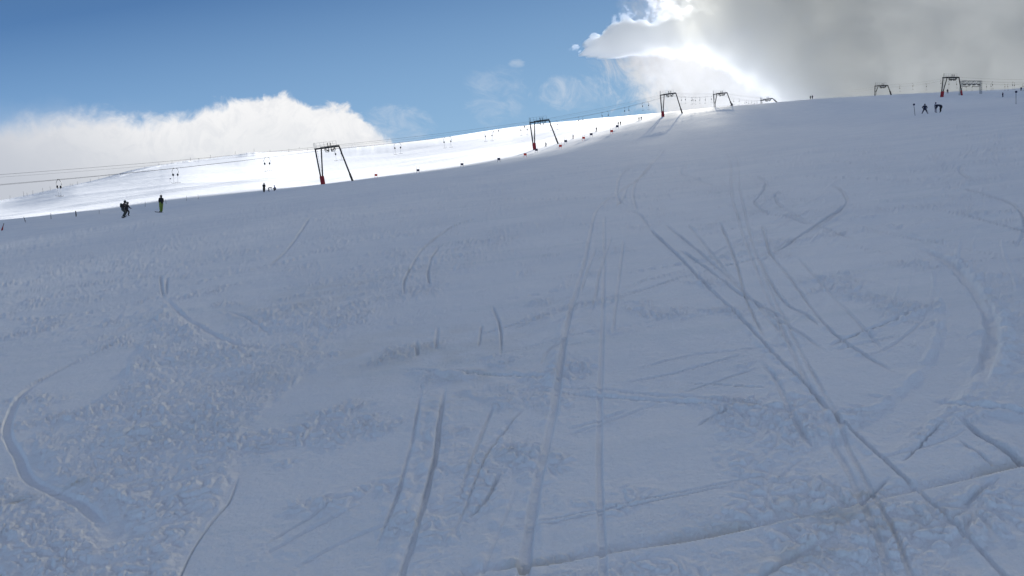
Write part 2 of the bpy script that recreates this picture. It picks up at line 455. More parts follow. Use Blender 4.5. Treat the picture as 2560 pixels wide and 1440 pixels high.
# ------------------------------------------------------------------ ski tracks and churned snow (drawn on the photo, laid on the slope)
# (points, width m, depth m, side-berm height m, raggedness)
TRACKS = [
    ([(1113, 962), (1105, 1012), (1097, 1069), (1090, 1132), (1075, 1200), (1060, 1256), (1045, 1312), (1030, 1361), (1010, 1415), (1000, 1460)], 0.033, 0.0312, 0.0264, 1.3),
    ([(1054, 970), (1041, 1050), (1030, 1110), (1015, 1162), (996, 1237), (974, 1290), (944, 1361), (925, 1410)], 0.023, 0.0140, 0.0194, 1.0),
    ([(1660, 378), (1604, 434), (1560, 470), (1520, 500), (1491, 531), (1476, 587), (1465, 644), (1454, 685), (1442, 730), (1429, 767), (1420, 805), (1412, 842), (1405, 887), (1399, 925), (1390, 994), (1375, 1069), (1362, 1125), (1347, 1192), (1337, 1245), (1326, 1312), (1314, 1387), (1308, 1450)], 0.053, 0.0251, 0.0194, 0.8),
    ([(1512, 540), (1511, 640), (1509, 740), (1504, 887), (1500, 975), (1499, 1060), (1498, 1162), (1500, 1240), (1503, 1312), (1506, 1380), (1508, 1450)], 0.036, 0.0125, 0.0035, 0.1),
    ([(981, 924), (1150, 934), (1337, 941), (1480, 947)], 0.033, 0.0438, 0.0321, 0.6),
    ([(1337, 979), (1487, 990), (1710, 1005), (1962, 1022), (2131, 1031)], 0.023, 0.0351, 0.0186, 0.7),
    ([(1337, 964), (1500, 975), (1700, 992), (1850, 1008), (1960, 1018)], 0.026, 0.0234, 0.0246, 0.9),
    ([(1700, 956), (1932, 971)], 0.016, 0.0210, 0.0098, 0.3),
    ([(1169, 1335), (1281, 1316), (1480, 1279), (1710, 1230), (1906, 1189), (1960, 1170)], 0.012, 0.0141, 0.0049, 0.2),
    ([(1176, 1345), (1285, 1323), (1482, 1287), (1712, 1238), (1906, 1197)], 0.009, 0.0078, 0.0035, 0.2),
    ([(2142, 550), (2262, 595), (2337, 644), (2394, 719), (2409, 794), (2401, 869), (2375, 925), (2337, 970), (2281, 1020), (2225, 1061), (2150, 1114), (2075, 1140), (2000, 1165), (1925, 1205), (1800, 1240)], 0.300, 0.0110, 0.0140, 0.5),
    ([(2285, 612), (2356, 648), (2412, 696), (2461, 760), (2478, 815), (2476, 869), (2457, 930), (2440, 965)], 0.096, 0.0319, 0.0336, 1.3),
    ([(1622, 572), (1700, 644), (1756, 707), (1831, 775), (1887, 835), (1944, 895), (2019, 967), (2075, 1027), (2150, 1095), (2225, 1162), (2292, 1226), (2356, 1286), (2431, 1361), (2510, 1445)], 0.023, 0.0205, 0.0158, 1.0),
    ([(1622, 572), (1710, 656), (1765, 712), (1845, 786), (1900, 846)], 0.019, 0.0156, 0.0088, 0.5),
    ([(1660, 560), (1700, 591), (1749, 632), (1812, 685), (1869, 740), (1944, 800), (2019, 846), (2080, 890)], 0.019, 0.0181, 0.0114, 0.8),
    ([(1700, 625), (1775, 677), (1842, 730), (1925, 775), (1985, 812)], 0.019, 0.0258, 0.0114, 0.5),
    ([(1815, 380), (1827, 400), (1829, 475), (1842, 531), (1861, 595), (1876, 636), (1887, 662), (1910, 719), (1932, 767), (1959, 831), (1985, 884), (2011, 949), (2049, 1005), (2065, 1050), (2090, 1125), (2109, 1155), (2146, 1237), (2165, 1279), (2199, 1369), (2228, 1450)], 0.033, 0.0142, 0.0114, 0.7),
    ([(1835, 385), (1846, 400), (1848, 456), (1860, 520), (1880, 600), (1897, 650), (1925, 720), (1958, 790), (1998, 870), (2040, 950), (2085, 1030), (2131, 1140), (2176, 1222), (2199, 1267), (2236, 1342), (2280, 1450)], 0.023, 0.0116, 0.0091, 0.7),
    ([(1905, 560), (1925, 632), (1962, 677), (2000, 730), (2037, 782), (2075, 827), (2131, 869), (2206, 914), (2259, 950)], 0.023, 0.0229, 0.0160, 0.9),
    ([(1899, 640), (1925, 700), (1962, 756), (2019, 790), (2060, 830)], 0.019, 0.0234, 0.0114, 0.5),
    ([(1797, 556), (1815, 590), (1830, 630), (1845, 670), (1860, 730), (1880, 780), (1912, 850)], 0.019, 0.0234, 0.0091, 0.4),
    ([(2394, 1039), (2450, 1087), (2506, 1125), (2575, 1178)], 0.033, 0.0390, 0.0176, 0.5),
    ([(2390, 1095), (2440, 1130), (2490, 1170)], 0.013, 0.0156, 0.0133, 0.5),
    ([(2319, 997), (2412, 1012), (2600, 1040)], 0.026, 0.0351, 0.0370, 0.8),
    ([(2160, 990), (2200, 994), (2235, 999)], 0.026, 0.0156, 0.0133, 0.6),
    ([(2250, 1160), (2300, 1114), (2356, 1052)], 0.013, 0.0234, 0.0070, 1.3),
    ([(2060, 870), (2112, 850), (2225, 805), (2315, 764)], 0.019, 0.0351, 0.0224, 0.6),
    ([(1740, 1068), (1790, 1040), (1842, 1019)], 0.012, 0.0125, 0.0070, 0.6),
    ([(1700, 985), (1820, 945), (1912, 916)], 0.013, 0.0163, 0.0069, 0.3),
    ([(1247, 752), (1431, 722)], 0.010, 0.0109, 0.0035, 0.3),
    ([(1176, 846), (1300, 809), (1412, 775)], 0.026, 0.0210, 0.0138, 0.6),
    ([(1517, 692), (1600, 677), (1710, 659), (1830, 645), (1932, 625)], 0.013, 0.0125, 0.0053, 0.4),
    ([(1517, 730), (1710, 677), (1831, 650)], 0.019, 0.0163, 0.0138, 0.5),
    ([(1517, 756), (1700, 695), (1831, 660), (1932, 632), (1985, 600), (2040, 563), (2097, 527), (2116, 512)], 0.019, 0.0210, 0.0114, 0.4),
    ([(1228, 760), (1245, 800), (1253, 840), (1252, 897)], 0.019, 0.0187, 0.0088, 0.7),
    ([(1011, 740), (1013, 700), (1037, 655), (1056, 625), (1094, 595), (1127, 572), (1180, 552), (1210, 545)], 0.036, 0.0273, 0.0133, 0.6),
    ([(1075, 719), (1071, 681), (1081, 644), (1100, 615)], 0.019, 0.0172, 0.0088, 0.5),
    ([(1600, 405), (1555, 430), (1544, 467), (1544, 494), (1562, 516)], 0.050, 0.0215, 0.0133, 0.5),
    ([(1630, 410), (1604, 434), (1589, 456), (1583, 490), (1592, 527)], 0.062, 0.0251, 0.0176, 0.6),
    ([(1650, 420), (1600, 440), (1570, 464), (1559, 494), (1540, 520)], 0.037, 0.0179, 0.0088, 0.5),
    ([(1225, 496), (1400, 498), (1710, 492)], 0.033, 0.0234, 0.0088, 0.4),
    ([(1487, 531), (1600, 522), (1710, 512)], 0.026, 0.0156, 0.0088, 0.4),
    ([(1990, 478), (1944, 486), (1940, 501), (1962, 524), (2019, 554), (2075, 576), (2140, 600)], 0.037, 0.0215, 0.0133, 0.6),
    ([(1915, 470), (1895, 497), (1887, 509), (1910, 531), (1962, 542), (2030, 565)], 0.037, 0.0215, 0.0133, 0.6),
    ([(2080, 465), (2097, 475), (2116, 497), (2109, 520), (2056, 561), (2000, 587)], 0.033, 0.0195, 0.0106, 0.6),
    ([(2400, 470), (2469, 490), (2525, 509), (2555, 539), (2558, 580), (2540, 621)], 0.037, 0.0215, 0.0106, 0.6),
    ([(2300, 516), (2412, 539), (2547, 576), (2620, 600)], 0.033, 0.0234, 0.0106, 0.6),
    ([(1700, 420), (1706, 432), (1738, 444), (1790, 470)], 0.050, 0.0215, 0.0106, 0.6),
    ([(1850, 436), (1890, 440), (1915, 458), (1905, 475)], 0.050, 0.0215, 0.0106, 0.6),
    ([(2470, 402), (2410, 412), (2400, 432), (2440, 455)], 0.056, 0.0215, 0.0106, 0.6),
    ([(2000, 618), (2060, 612), (2120, 614), (2180, 625), (2235, 640)], 0.033, 0.0234, 0.0221, 0.9),
    ([(1895, 655), (1960, 628), (2010, 616), (2050, 612)], 0.037, 0.0215, 0.0264, 1.1),
    ([(776, 545), (740, 600), (700, 645), (665, 668)], 0.033, 0.0156, 0.0088, 0.6),
    ([(402, 690), (404, 720), (410, 745)], 0.026, 0.0195, 0.0088, 0.8),
    ([(418, 695), (416, 740)], 0.019, 0.0156, 0.0070, 0.6),
    ([(300, 880), (180, 911), (94, 956), (45, 1001), (19, 1061), (22, 1099), (49, 1147), (75, 1200), (150, 1237), (210, 1267), (281, 1350)], 0.068, 0.0186, 0.0035, 0.4),
    ([(600, 1180), (577, 1249), (525, 1312), (480, 1380), (450, 1445)], 0.007, 0.0094, 0.0070, 0.7),
    ([(850, 1240), (780, 1290), (712, 1330), (650, 1370)], 0.019, 0.0156, 0.0176, 1.4),
    ([(1094, 815), (1092, 850), (1090, 880)], 0.033, 0.0156, 0.0088, 0.7),
    ([(1040, 850), (1045, 895)], 0.033, 0.0156, 0.0088, 0.7),
    ([(1205, 812), (1200, 850), (1195, 872)], 0.013, 0.0109, 0.0070, 0.5),
    ([(1445, 810), (1410, 850), (1370, 880), (1350, 925)], 0.033, 0.0094, 0.0053, 0.4),
    ([(1250, 1180), (1225, 1240), (1190, 1280), (1150, 1300)], 0.023, 0.0156, 0.0176, 1.0),
    ([(1330, 1000), (1230, 1120), (1160, 1280), (1120, 1345), (1105, 1400)], 0.013, 0.0140, 0.0176, 1.2),
    ([(1300, 1200), (1260, 1300), (1225, 1380), (1205, 1450)], 0.019, 0.0094, 0.0194, 1.1),
    ([(1900, 900), (1945, 960), (1965, 1010), (1990, 1060), (2020, 1110), (2030, 1150)], 0.037, 0.0251, 0.0264, 1.2),
    ([(1490, 620), (1465, 690), (1450, 740)], 0.019, 0.0094, 0.0053, 0.3),
    ([(1530, 590), (1500, 680), (1490, 740), (1470, 800)], 0.013, 0.0078, 0.0035, 0.3),
    ([(1625, 575), (1600, 540), (1560, 528), (1530, 532)], 0.026, 0.0156, 0.0088, 0.5),
    ([(0, 800), (90, 797), (190, 787), (330, 770)], 0.033, 0.0156, 0.0133, 1.0),
    ([(0, 905), (200, 870), (360, 800)], 0.160, 0.0182, 0.0224, 1.0),
    ([(450, 720), (560, 690), (700, 660), (860, 610)], 0.062, 0.0215, 0.0264, 1.0),
    ([(540, 770), (620, 800), (690, 850)], 0.050, 0.0086, 0.0176, 1.2),
    ([(415, 750), (470, 800), (560, 850), (640, 880)], 0.062, 0.0100, 0.0176, 1.2),
    ([(2100, 1330), (2000, 1390), (1900, 1450)], 0.030, 0.0156, 0.0160, 0.7),
    ([(2228, 1190), (2190, 1225), (2140, 1260)], 0.019, 0.0234, 0.0133, 0.6),
    ([(2500, 1190), (2440, 1240), (2400, 1275)], 0.026, 0.0156, 0.0133, 0.7),
    ([(230, 1200), (170, 1222), (110, 1240)], 0.026, 0.0273, 0.0176, 0.8),
    ([(80, 1245), (30, 1258), (-20, 1275)], 0.026, 0.0273, 0.0176, 0.8),
]
# faint older lines
FAINT = [[(850, 604), (1075, 587)], [(1131, 647), (1319, 621), (1500, 590)], [(1225, 610), (1487, 584), (1700, 545)], [(1235, 845), (1412, 775), (1560, 735), (1700, 700)],
         [(1180, 905), (1350, 860), (1480, 830), (1700, 790)], [(1320, 890), (1500, 845), (1700, 800), (1900, 765), (2100, 720)], [(1540, 940), (1720, 890), (1900, 870), (2060, 850)],
         [(1530, 965), (1700, 930), (1880, 880)], [(1400, 1075), (1480, 1055), (1580, 1020)], [(1380, 1100), (1500, 1060), (1700, 985)], [(2000, 587), (1900, 640), (1830, 660)],
         [(1985, 900), (2200, 880), (2330, 780)], [(2060, 880), (2200, 850), (2300, 830)], [(2180, 1150), (2330, 1110), (2440, 1060)], [(640, 1400), (760, 1330), (900, 1260)],
         [(720, 1429), (860, 1350), (1000, 1300)], [(0, 640), (300, 600), (520, 570)], [(0, 700), (250, 660), (480, 610)], [(350, 700), (600, 640), (860, 590)],
         [(560, 560), (860, 520), (1130, 490)], [(900, 540), (1200, 510)], [(1700, 600), (1900, 560), (2100, 540)], [(2130, 560), (2300, 600), (2560, 650)],
         [(2000, 440), (2300, 450), (2560, 430)], [(1750, 480), (2000, 500), (2200, 480)], [(1840, 420), (2000, 400), (2200, 410)], [(1990, 640), (2100, 760), (2230, 900)],
         [(1720, 560), (1800, 660), (1900, 770), (1990, 880)], [(2230, 690), (2400, 660), (2560, 640)], [(1560, 600), (1545, 720), (1530, 860)], [(1240, 1000), (1180, 1150), (1150, 1260)],
         [(900, 700), (1050, 670), (1230, 620)], [(0, 1000), (200, 900), (420, 800)]]
TRACKS += [(q, .026, .0125, .008, .8) for q in FAINT]
# wide cut whose upper side is a broken wall
CUT = [(1150, 1450), (1225, 1434), (1337, 1427 - 6), (1525, 1391), (1710, 1363), (1887, 1324), (2075, 1282), (2187, 1254), (2300, 1230), (2450, 1196), (2525, 1177), (2580, 1165)]

# churned patches: polygon, softness px-ish, height m, clod size m
CHOP = [
    ([(300, 960), (400, 770), (440, 790), (520, 850), (640, 880), (860, 885), (740, 960), (660, 1030), (605, 1110), (575, 1210), (520, 1290), (350, 1330), (250, 1240), (110, 1180), (60, 1110), (150, 1060)], 0.09, 0.052, 0.115),
    ([(-60, 1180), (60, 1210), (150, 1270), (280, 1360), (500, 1300), (430, 1470), (-60, 1470)], 0.10, 0.042, 0.085),
    ([(600, 800), (760, 730), (900, 680), (1060, 640), (1240, 560), (1360, 560), (1290, 640), (1150, 700), (1030, 770), (860, 870), (700, 890), (640, 860)], 0.80, 0.0510, 0.120),
    ([(1030, 940), (1120, 935), (1400, 945), (1420, 1000), (1350, 1100), (1230, 1250), (1150, 1400), (1100, 1470), (900, 1470), (985, 1260), (1035, 1100)], 0.12, 0.03, 0.068),
    ([(2300, 600), (2420, 660), (2620, 700), (2620, 1010), (2420, 1000), (2350, 960), (2420, 860), (2420, 740)], 0.35, 0.0420, 0.112),
    ([(2230, 1010), (2350, 990), (2640, 1040), (2640, 1180), (2400, 1170), (2220, 1120)], 0.15, 0.012, 0.064),
    ([(1225, 1450), (1530, 1400), (2060, 1300), (2600, 1180), (2600, 1480), (1225, 1480)], 0.06, 0.024, 0.056),
    ([(1640, 1240), (1900, 1190), (2050, 1180), (2080, 1270), (1890, 1315), (1500, 1380), (1550, 1330)], 0.08, 0.014, 0.048),
    ([(1400, 950), (1700, 930), (1900, 860), (1950, 900), (1720, 1000), (1480, 1060), (1400, 1110)], 0.12, 0.01, 0.056),
    ([(1900, 930), (1990, 960), (2080, 1150), (2030, 1220), (1960, 1130)], 0.08, 0.012, 0.048),
    ([(830, 1100), (900, 1050), (1050, 980), (1020, 1130), (960, 1270), (820, 1300)], 0.15, 0.004, 0.040),
    ([(560, 1290), (700, 1290), (760, 1380), (560, 1440)], 0.12, 0.009, 0.096),
    ([(1850, 400), (2300, 390), (2600, 420), (2600, 620), (2350, 600), (2150, 560), (1900, 560)], 1.00, 0.0315, 0.200),
    ([(0, 600), (900, 470), (1250, 470), (1300, 560), (900, 680), (600, 780), (0, 1000)], 2.00, 0.0210, 0.200),
    ([(1000, 790), (1180, 800), (1300, 850), (1200, 925), (950, 930), (980, 860)], 0.30, 0.0126, 0.056),
]


def arc_dist(X, Y, pts):
    """distance to a polyline, signed side and distance along it"""
    best = np.full(X.shape, 1e9)
    side = np.zeros(X.shape)
    along = np.zeros(X.shape)
    L = 0.0
    for i in range(len(pts) - 1):
        ax, ay = pts[i]
        bx, by = pts[i + 1]
        ex, ey = bx - ax, by - ay
        ll = math.hypot(ex, ey)
        if ll < 1e-6:
            continue
        t = np.clip(((X - ax) * ex + (Y - ay) * ey) / ll ** 2, 0, 1)
        qx, qy = X - ax - t * ex, Y - ay - t * ey
        d = np.hypot(qx, qy)
        s = (ex * (Y - ay) - ey * (X - ax))
        k = d < best
        best = np.where(k, d, best)
        side = np.where(k, np.sign(s), side)
        along = np.where(k, L + t * ll, along)
        L += ll
    return best, side, along, L


def smooth_line(px_pts, n=6):
    px_pts = list(px_pts)
    if px_pts[-1][1] >= 1430:              # run on past the foot of the picture
        (xa, ya), (xb, yb) = px_pts[-2], px_pts[-1]
        k_ = 160 / max(20, yb - ya)
        px_pts += [(xb + (xb - xa) * k_, yb + 160), (xb + (xb - xa) * k_ * 2.2, yb + 360)]
    g = [to_plane(*q) for q in px_pts]
    P = np.array(g)
    out = []
    for i in range(len(P) - 1):
        p0 = P[max(i - 1, 0)]
        p1, p2 = P[i], P[i + 1]
        p3 = P[min(i + 2, len(P) - 1)]
        for k in range(n):
            t = k / n
            out.append(0.5 * ((2 * p1) + (-p0 + p2) * t + (2 * p0 - 5 * p1 + 4 * p2 - p3) * t * t + (-p0 + 3 * p1 - 3 * p2 + p3) * t ** 3))
    out.append(P[-1])
    return [tuple(q) for q in out]


def in_poly(X, Y, poly):
    inside = np.zeros(X.shape, bool)
    n = len(poly)
    for i in range(n):
        x1, y1 = poly[i]
        x2, y2 = poly[(i + 1) % n]
        c = ((y1 > Y) != (y2 > Y)) & (X < (x2 - x1) * (Y - y1) / (y2 - y1 + 1e-12) + x1)
        inside ^= c
    return inside


def relief(X, Y):
    """small relief of the snow; also returns the dirt mask"""
    z = rel_far(X, Y)
    shp = X.shape
    X = X.ravel()
    Y = Y.ravel()
    z = z.ravel()
    r = np.hypot(X, Y)
    near = r < 90
    chop = np.zeros(X.shape)
    # light grain and small scattered crumbs everywhere near
    idx = np.nonzero((r < 30) & (Y > 0))[0]
    x, y = X[idx], Y[idx]
    c = 0.0035 * fbm(x / .12, y / .12, 3, 3) + 0.010 * fbm(x / .7, y / .7, 2, 4)
    g = sstep(fbm(x / .9, y / .9, 3, 12), .05, .4)
    c = c + g * 0.020 * sstep(lumps(x / .10, y / .10, 2, 21), .35, .8)
    chop[idx] += c
    # fine scratches and wind grain along the fall line
    idx = np.nonzero((r > 4) & (r < 60) & (Y > 0))[0]
    x, y = X[idx], Y[idx]
    s = x * .56 + y * .83
    t = x * .83 - y * .56
    wv = .15 * perlin(s / 3, t / 3, 35)
    chop[idx] += .011 * sstep(fbm(s / 3.5, (t + wv) / .09, 2, 36), .12, .5) * sstep(fbm(s / 6, t / 2, 2, 37), -.15, .3) * sstep(r[idx], 4, 9) * (1 + r[idx] / 25)
    chop[idx] += .010 * fbm(s / 1.6, (t + wv) / .3, 3, 38) * sstep(r[idx], 4, 9)
    # broken crust along the fall line, mid distance
    idx = np.nonzero((r > 8) & (r < 120) & (Y > 0))[0]
    x, y = X[idx], Y[idx]
    s = x * .56 + y * .83
    t = x * .83 - y * .56
    g = sstep(fbm(s / 8, t / 1.3, 3, 33), .05, .45)
    chop[idx] += g * 0.04 * lumps(s / 1.3, t / .22, 2, 34) * sstep(r[idx], 8, 16)
    g = sstep(fbm(s / 16, t / 2.0, 3, 43), .08, .45) * sstep(r[idx], 20, 45)
    chop[idx] += g * 0.07 * lumps(s / 3.5, t / .6, 2, 44)
    # churned patches
    for k, (poly, soft, amp, size) in enumerate(CHOP):
        g = [to_plane(*q) for q in poly]
        gx = [q[0] for q in g]
        gy = [q[1] for q in g]
        m = 2 * soft
        idx = np.nonzero((X > min(gx) - m) & (X < max(gx) + m) & (Y > min(gy) - m) & (Y < max(gy) + m))[0]
        x, y = X[idx], Y[idx]
        d, _, _, _ = arc_dist(x, y, g + [g[0]])
        sdist = np.where(in_poly(x, y, g), d, -d)
        sdist = sdist + soft * 1.1 * fbm(x / (soft * 1.6 + .1), y / (soft * 1.6 + .1), 3, 50 + k)
        w = sstep(sdist, -soft * .5, soft * .7)
        if k in (0, 1, 2, 4):
            w = w * (0.72 + 0.28 * sstep(fbm(x / .9, y / .9, 2, 150 + k), -.25, .15))
        else:
            w = w * (0.25 + 0.75 * sstep(fbm(x / .6, y / .6, 2, 150 + k), -.12, .2))
        # clods of mixed size: coarse where the low-frequency field is high, crumbs elsewhere
        mixf = sstep(fbm(x / (size * 7), y / (size * 7), 2, 160 + k), -.25, .3)
        q = lumps(x / (size * 1.25), y / (size * 1.25), 3, 60 + k) * (.45 + .75 * mixf) + .35 * lumps(x / (size * .45), y / (size * .45), 2, 260 + k) * (1.1 - mixf)
        chop[idx] += w * amp * (q * (0.7 + 0.5 * fbm(x / (size * 3), y / (size * 3), 2, 70 + k)) + 0.35 * fbm(x / (size * 4), y / (size * 4), 2, 80 + k))
    groove = np.zeros(X.shape)
    keep = np.ones(X.shape)
    for k, (pts, w, dep, berm, rag) in enumerate(TRACKS):
        g = smooth_line(pts)
        gx = [q[0] for q in g]
        gy = [q[1] for q in g]
        m = w + 0.3
        idx = np.nonzero((X > min(gx) - m) & (X < max(gx) + m) & (Y > min(gy) - m) & (Y < max(gy) + m))[0]
        if len(idx) == 0:
            continue
        x, y = X[idx], Y[idx]
        d, side, al, L = arc_dist(x, y, g)
        fade = sstep(al, 0, min(.6, L * .25)) * (1 - sstep(al, L - min(.6, L * .25), L))
        fade = fade * (0.55 + 0.45 * sstep(fbm(al / 1.7, al * 0 + k, 2, 200 + k), -.3, .2))
        hw = np.maximum(w / 2, 1.25 * y / 745)
        dep = dep * np.minimum(2.2, hw / (w / 2) * .9 + .1)
        wob = 1 + .25 * rag * perlin(al / .25, side * 3.0 + k, 300 + k)
        prof = 1 - sstep(d / wob / hw, .62, 1.12)
        groove[idx] -= dep * prof * fade
        keep[idx] *= 1 - .85 * prof * fade
        bn = sstep(perlin(x / .09, y / .09, 400 + k) * .8 + perlin(x / .3, y / .3, 401 + k), -.25 - .5 * (1 - min(rag, 1)), .55)
        bw = max(.018, min(.05, berm * 1.6))
        ring = np.exp(-((d - hw - bw * .7) / bw) ** 2)
        ssel = np.where(side > 0, 1.0, .55) if k % 2 else np.where(side < 0, 1.0, .55)
        groove[idx] += berm * ring * bn * fade * ssel
    # dozens of faint older ski tracks in pairs, running down the fall line or traversing
    rg = random.Random(41)
    for k in range(0):
        Y0 = 3.2 * (13 ** rg.random())
        X0 = rg.uniform(-.66, .72) * Y0
        ang = math.atan2(-.83, -.56) + rg.choice([rg.gauss(0, .35), rg.gauss(.9, .25), rg.gauss(-1.0, .25)])
        L = rg.uniform(.8, 2.2) * Y0
        curv = rg.gauss(0, .35) / Y0
        gap = rg.uniform(.10, .28)
        w, dep = rg.uniform(.014, .024) * (1 + Y0 / 60), rg.uniform(.002, .004) * (1 + Y0 / 25)
        for off in (0, gap):
            pts, a_, x_, y_ = [], ang, X0 - math.sin(ang) * off, Y0 + math.cos(ang) * off
            for q in range(9):
                pts.append((x_, y_))
                x_ += math.cos(a_) * L / 8
                y_ += math.sin(a_) * L / 8
                a_ += curv * L / 8
            gx = [q[0] for q in pts]
            gy = [q[1] for q in pts]
            idx = np.nonzero((X > min(gx) - .1) & (X < max(gx) + .1) & (Y > max(1.2, min(gy) - .1)) & (Y < max(gy) + .1))[0]
            if not len(idx):
                continue
            x, y = X[idx], Y[idx]
            d, side, al, LL = arc_dist(x, y, pts)
            near_ = d < w * 3
            idx, d, al, side = idx[near_], d[near_], al[near_], side[near_]
            fade = sstep(al, 0, LL * .2) * (1 - sstep(al, LL * .8, LL)) * sstep(perlin(al / 1.1 + k * 7, al * 0 + off, 700), -.35, .1)
            prof = 1 - sstep(d, w * .3, w * .62)
            groove[idx] -= dep * prof * fade
            keep[idx] *= 1 - .6 * prof * fade
            groove[idx] += .35 * dep * np.exp(-((d - w * .9) / (w * .3)) ** 2) * fade * (side > 0)
    # the deep cut across the foreground
    g = smooth_line(CUT)
    gx = [q[0] for q in g]
    gy = [q[1] for q in g]
    idx = np.nonzero((X > min(gx) - .5) & (X < max(gx) + .5) & (Y > min(gy) - .5) & (Y < max(gy) + .5))[0]
    x, y = X[idx], Y[idx]
    d, side, al, L = arc_dist(x, y, g)
    sg = d * side                     # + is uphill of the line
    n = fbm(x / .12, y / .12, 3, 501)
    brk = 1 - .9 * np.exp(-((al - L * .60) / .10) ** 2)
    ww = 1 + .5 * n
    floor = np.exp(-(sg / .010) ** 2) * (sg > 0)
    wall = (sg > 0) * (1 - sstep(sg, .01, .11 * ww))
    down = (1 - sstep(-sg, .0, .10)) * (sg <= 0)
    lip = .7 + .8 * fbm(al / .5, al * 0, 2, 507)
    groove[idx] += (-.026 * wall * lip + .010 * np.clip(wall * 3, 0, 1) * lumps(x / .045, y / .045, 2, 505) + .012 * down * lip) * brk
    keep[idx] *= 1 - .8 * down
    dirt = np.zeros(X.shape)
    dirt[idx] = np.maximum(floor, wall) * brk * sstep(fbm(al / .35, al * 0 + .5, 2, 503), -.15, .35) * .6
    for (cx, cy, rx, ry, k) in [(2110, 1290, .25, .2, .5), (2000, 1390, .25, .1, .35), (1980, 1410, .2, .08, .3), (2165, 1245, .10, .08, .7), (1000, 880, 1.3, .8, .35), (900, 905, .9, .6, .3), (1050, 895, .8, .4, .3),
                                (1180, 940, .3, .15, .4), (50, 1255, .12, .06, .8), (200, 1210, .12, .05, .6), (760, 760, 1.2, .8, .22), (840, 720, 1.0, .8, .2), (1120, 1005, .2, .2, .2), (2300, 1300, .25, .2, .3)]:
        ax, ay = to_plane(cx, cy)
        q = ((X - ax) / rx) ** 2 + ((Y - ay) / ry) ** 2
        dirt = np.maximum(dirt, k * np.exp(-q) * sstep(fbm(X / (rx * .5), Y / (rx * .5), 3, 600), -.4, .5))
    z = z + np.maximum(chop, -.02) * keep + groove
    z = z + np.where(Y > 100, bank(X, Y), 0)
    return z.reshape(shp), dirt.reshape(shp)


# ------------------------------------------------------------------ snow mesh: one sheet, finer where it is near
def build_snow():
    th_in = np.tan(np.radians(np.linspace(-36.6, 36.6, 1380)))
    th = np.concatenate([np.radians(np.linspace(-180, -38, 52)), np.arctan(np.linspace(math.tan(R(-36.8)), math.tan(R(36.8)), 1380)), np.radians(np.linspace(38, 180, 52))])
    rs = [0.02, .3, .8, 1.4, 1.9, 2.2]
    while rs[-1] < 58:
        rs.append(rs[-1] + max(.005, rs[-1] ** 2 / 1229 * .95))
    while rs[-1] < 460:
        rs.append(rs[-1] * (1 + .0075))
    while rs[-1] < 9000:
        rs.append(rs[-1] * 1.12)
    rs = np.array(rs)
    T, RR = np.meshgrid(th, rs)
    X = RR * np.sin(T)
    Y = RR * np.cos(T)
    Z = hill(X, Y)
    zr, dirt = relief(X, Y)
    Z = Z + zr
    nr, nc = X.shape
    co = np.stack([X, Y, Z], -1).reshape(-1, 3).astype(np.float32)
    a = (np.arange(nr - 1)[:, None] * nc + np.arange(nc - 1)[None, :]).ravel()
    quads = np.stack([a, a + 1, a + nc + 1, a + nc], -1).astype(np.int32)
    # winding so that normals point up: rows go outwards, columns clockwise
    quads = quads[:, [0, 3, 2, 1]]
    me = bpy.data.meshes.new("snow")
    me.vertices.add(len(co))
    me.vertices.foreach_set("co", co.ravel())
    me.loops.add(quads.size)
    me.loops.foreach_set("vertex_index", quads.ravel())
    me.polygons.add(len(quads))
    me.polygons.foreach_set("loop_start", np.arange(0, quads.size, 4, dtype=np.int32))
    me.polygons.foreach_set("use_smooth", np.ones(len(quads), bool))
    me.update(calc_edges=True)
    at = me.attributes.new("dirt", 'FLOAT', 'POINT')
    at.data.foreach_set("value", dirt.ravel().astype(np.float32))
    o = bpy.data.objects.new("snow_slope", me)
    COL.objects.link(o)
    o['kind'] = 'structure'
    o['label'] = 'ski slope of trampled snow crossed by ski tracks'
    print("snow verts", len(co), nr, nc, "normal z", me.polygons[len(quads) // 2].normal.z)
    return o


def mat_new(name):
    m = bpy.data.materials.new(name)
    m.use_nodes = True
    m.node_tree.nodes.clear()
    return m, NT(m.node_tree)


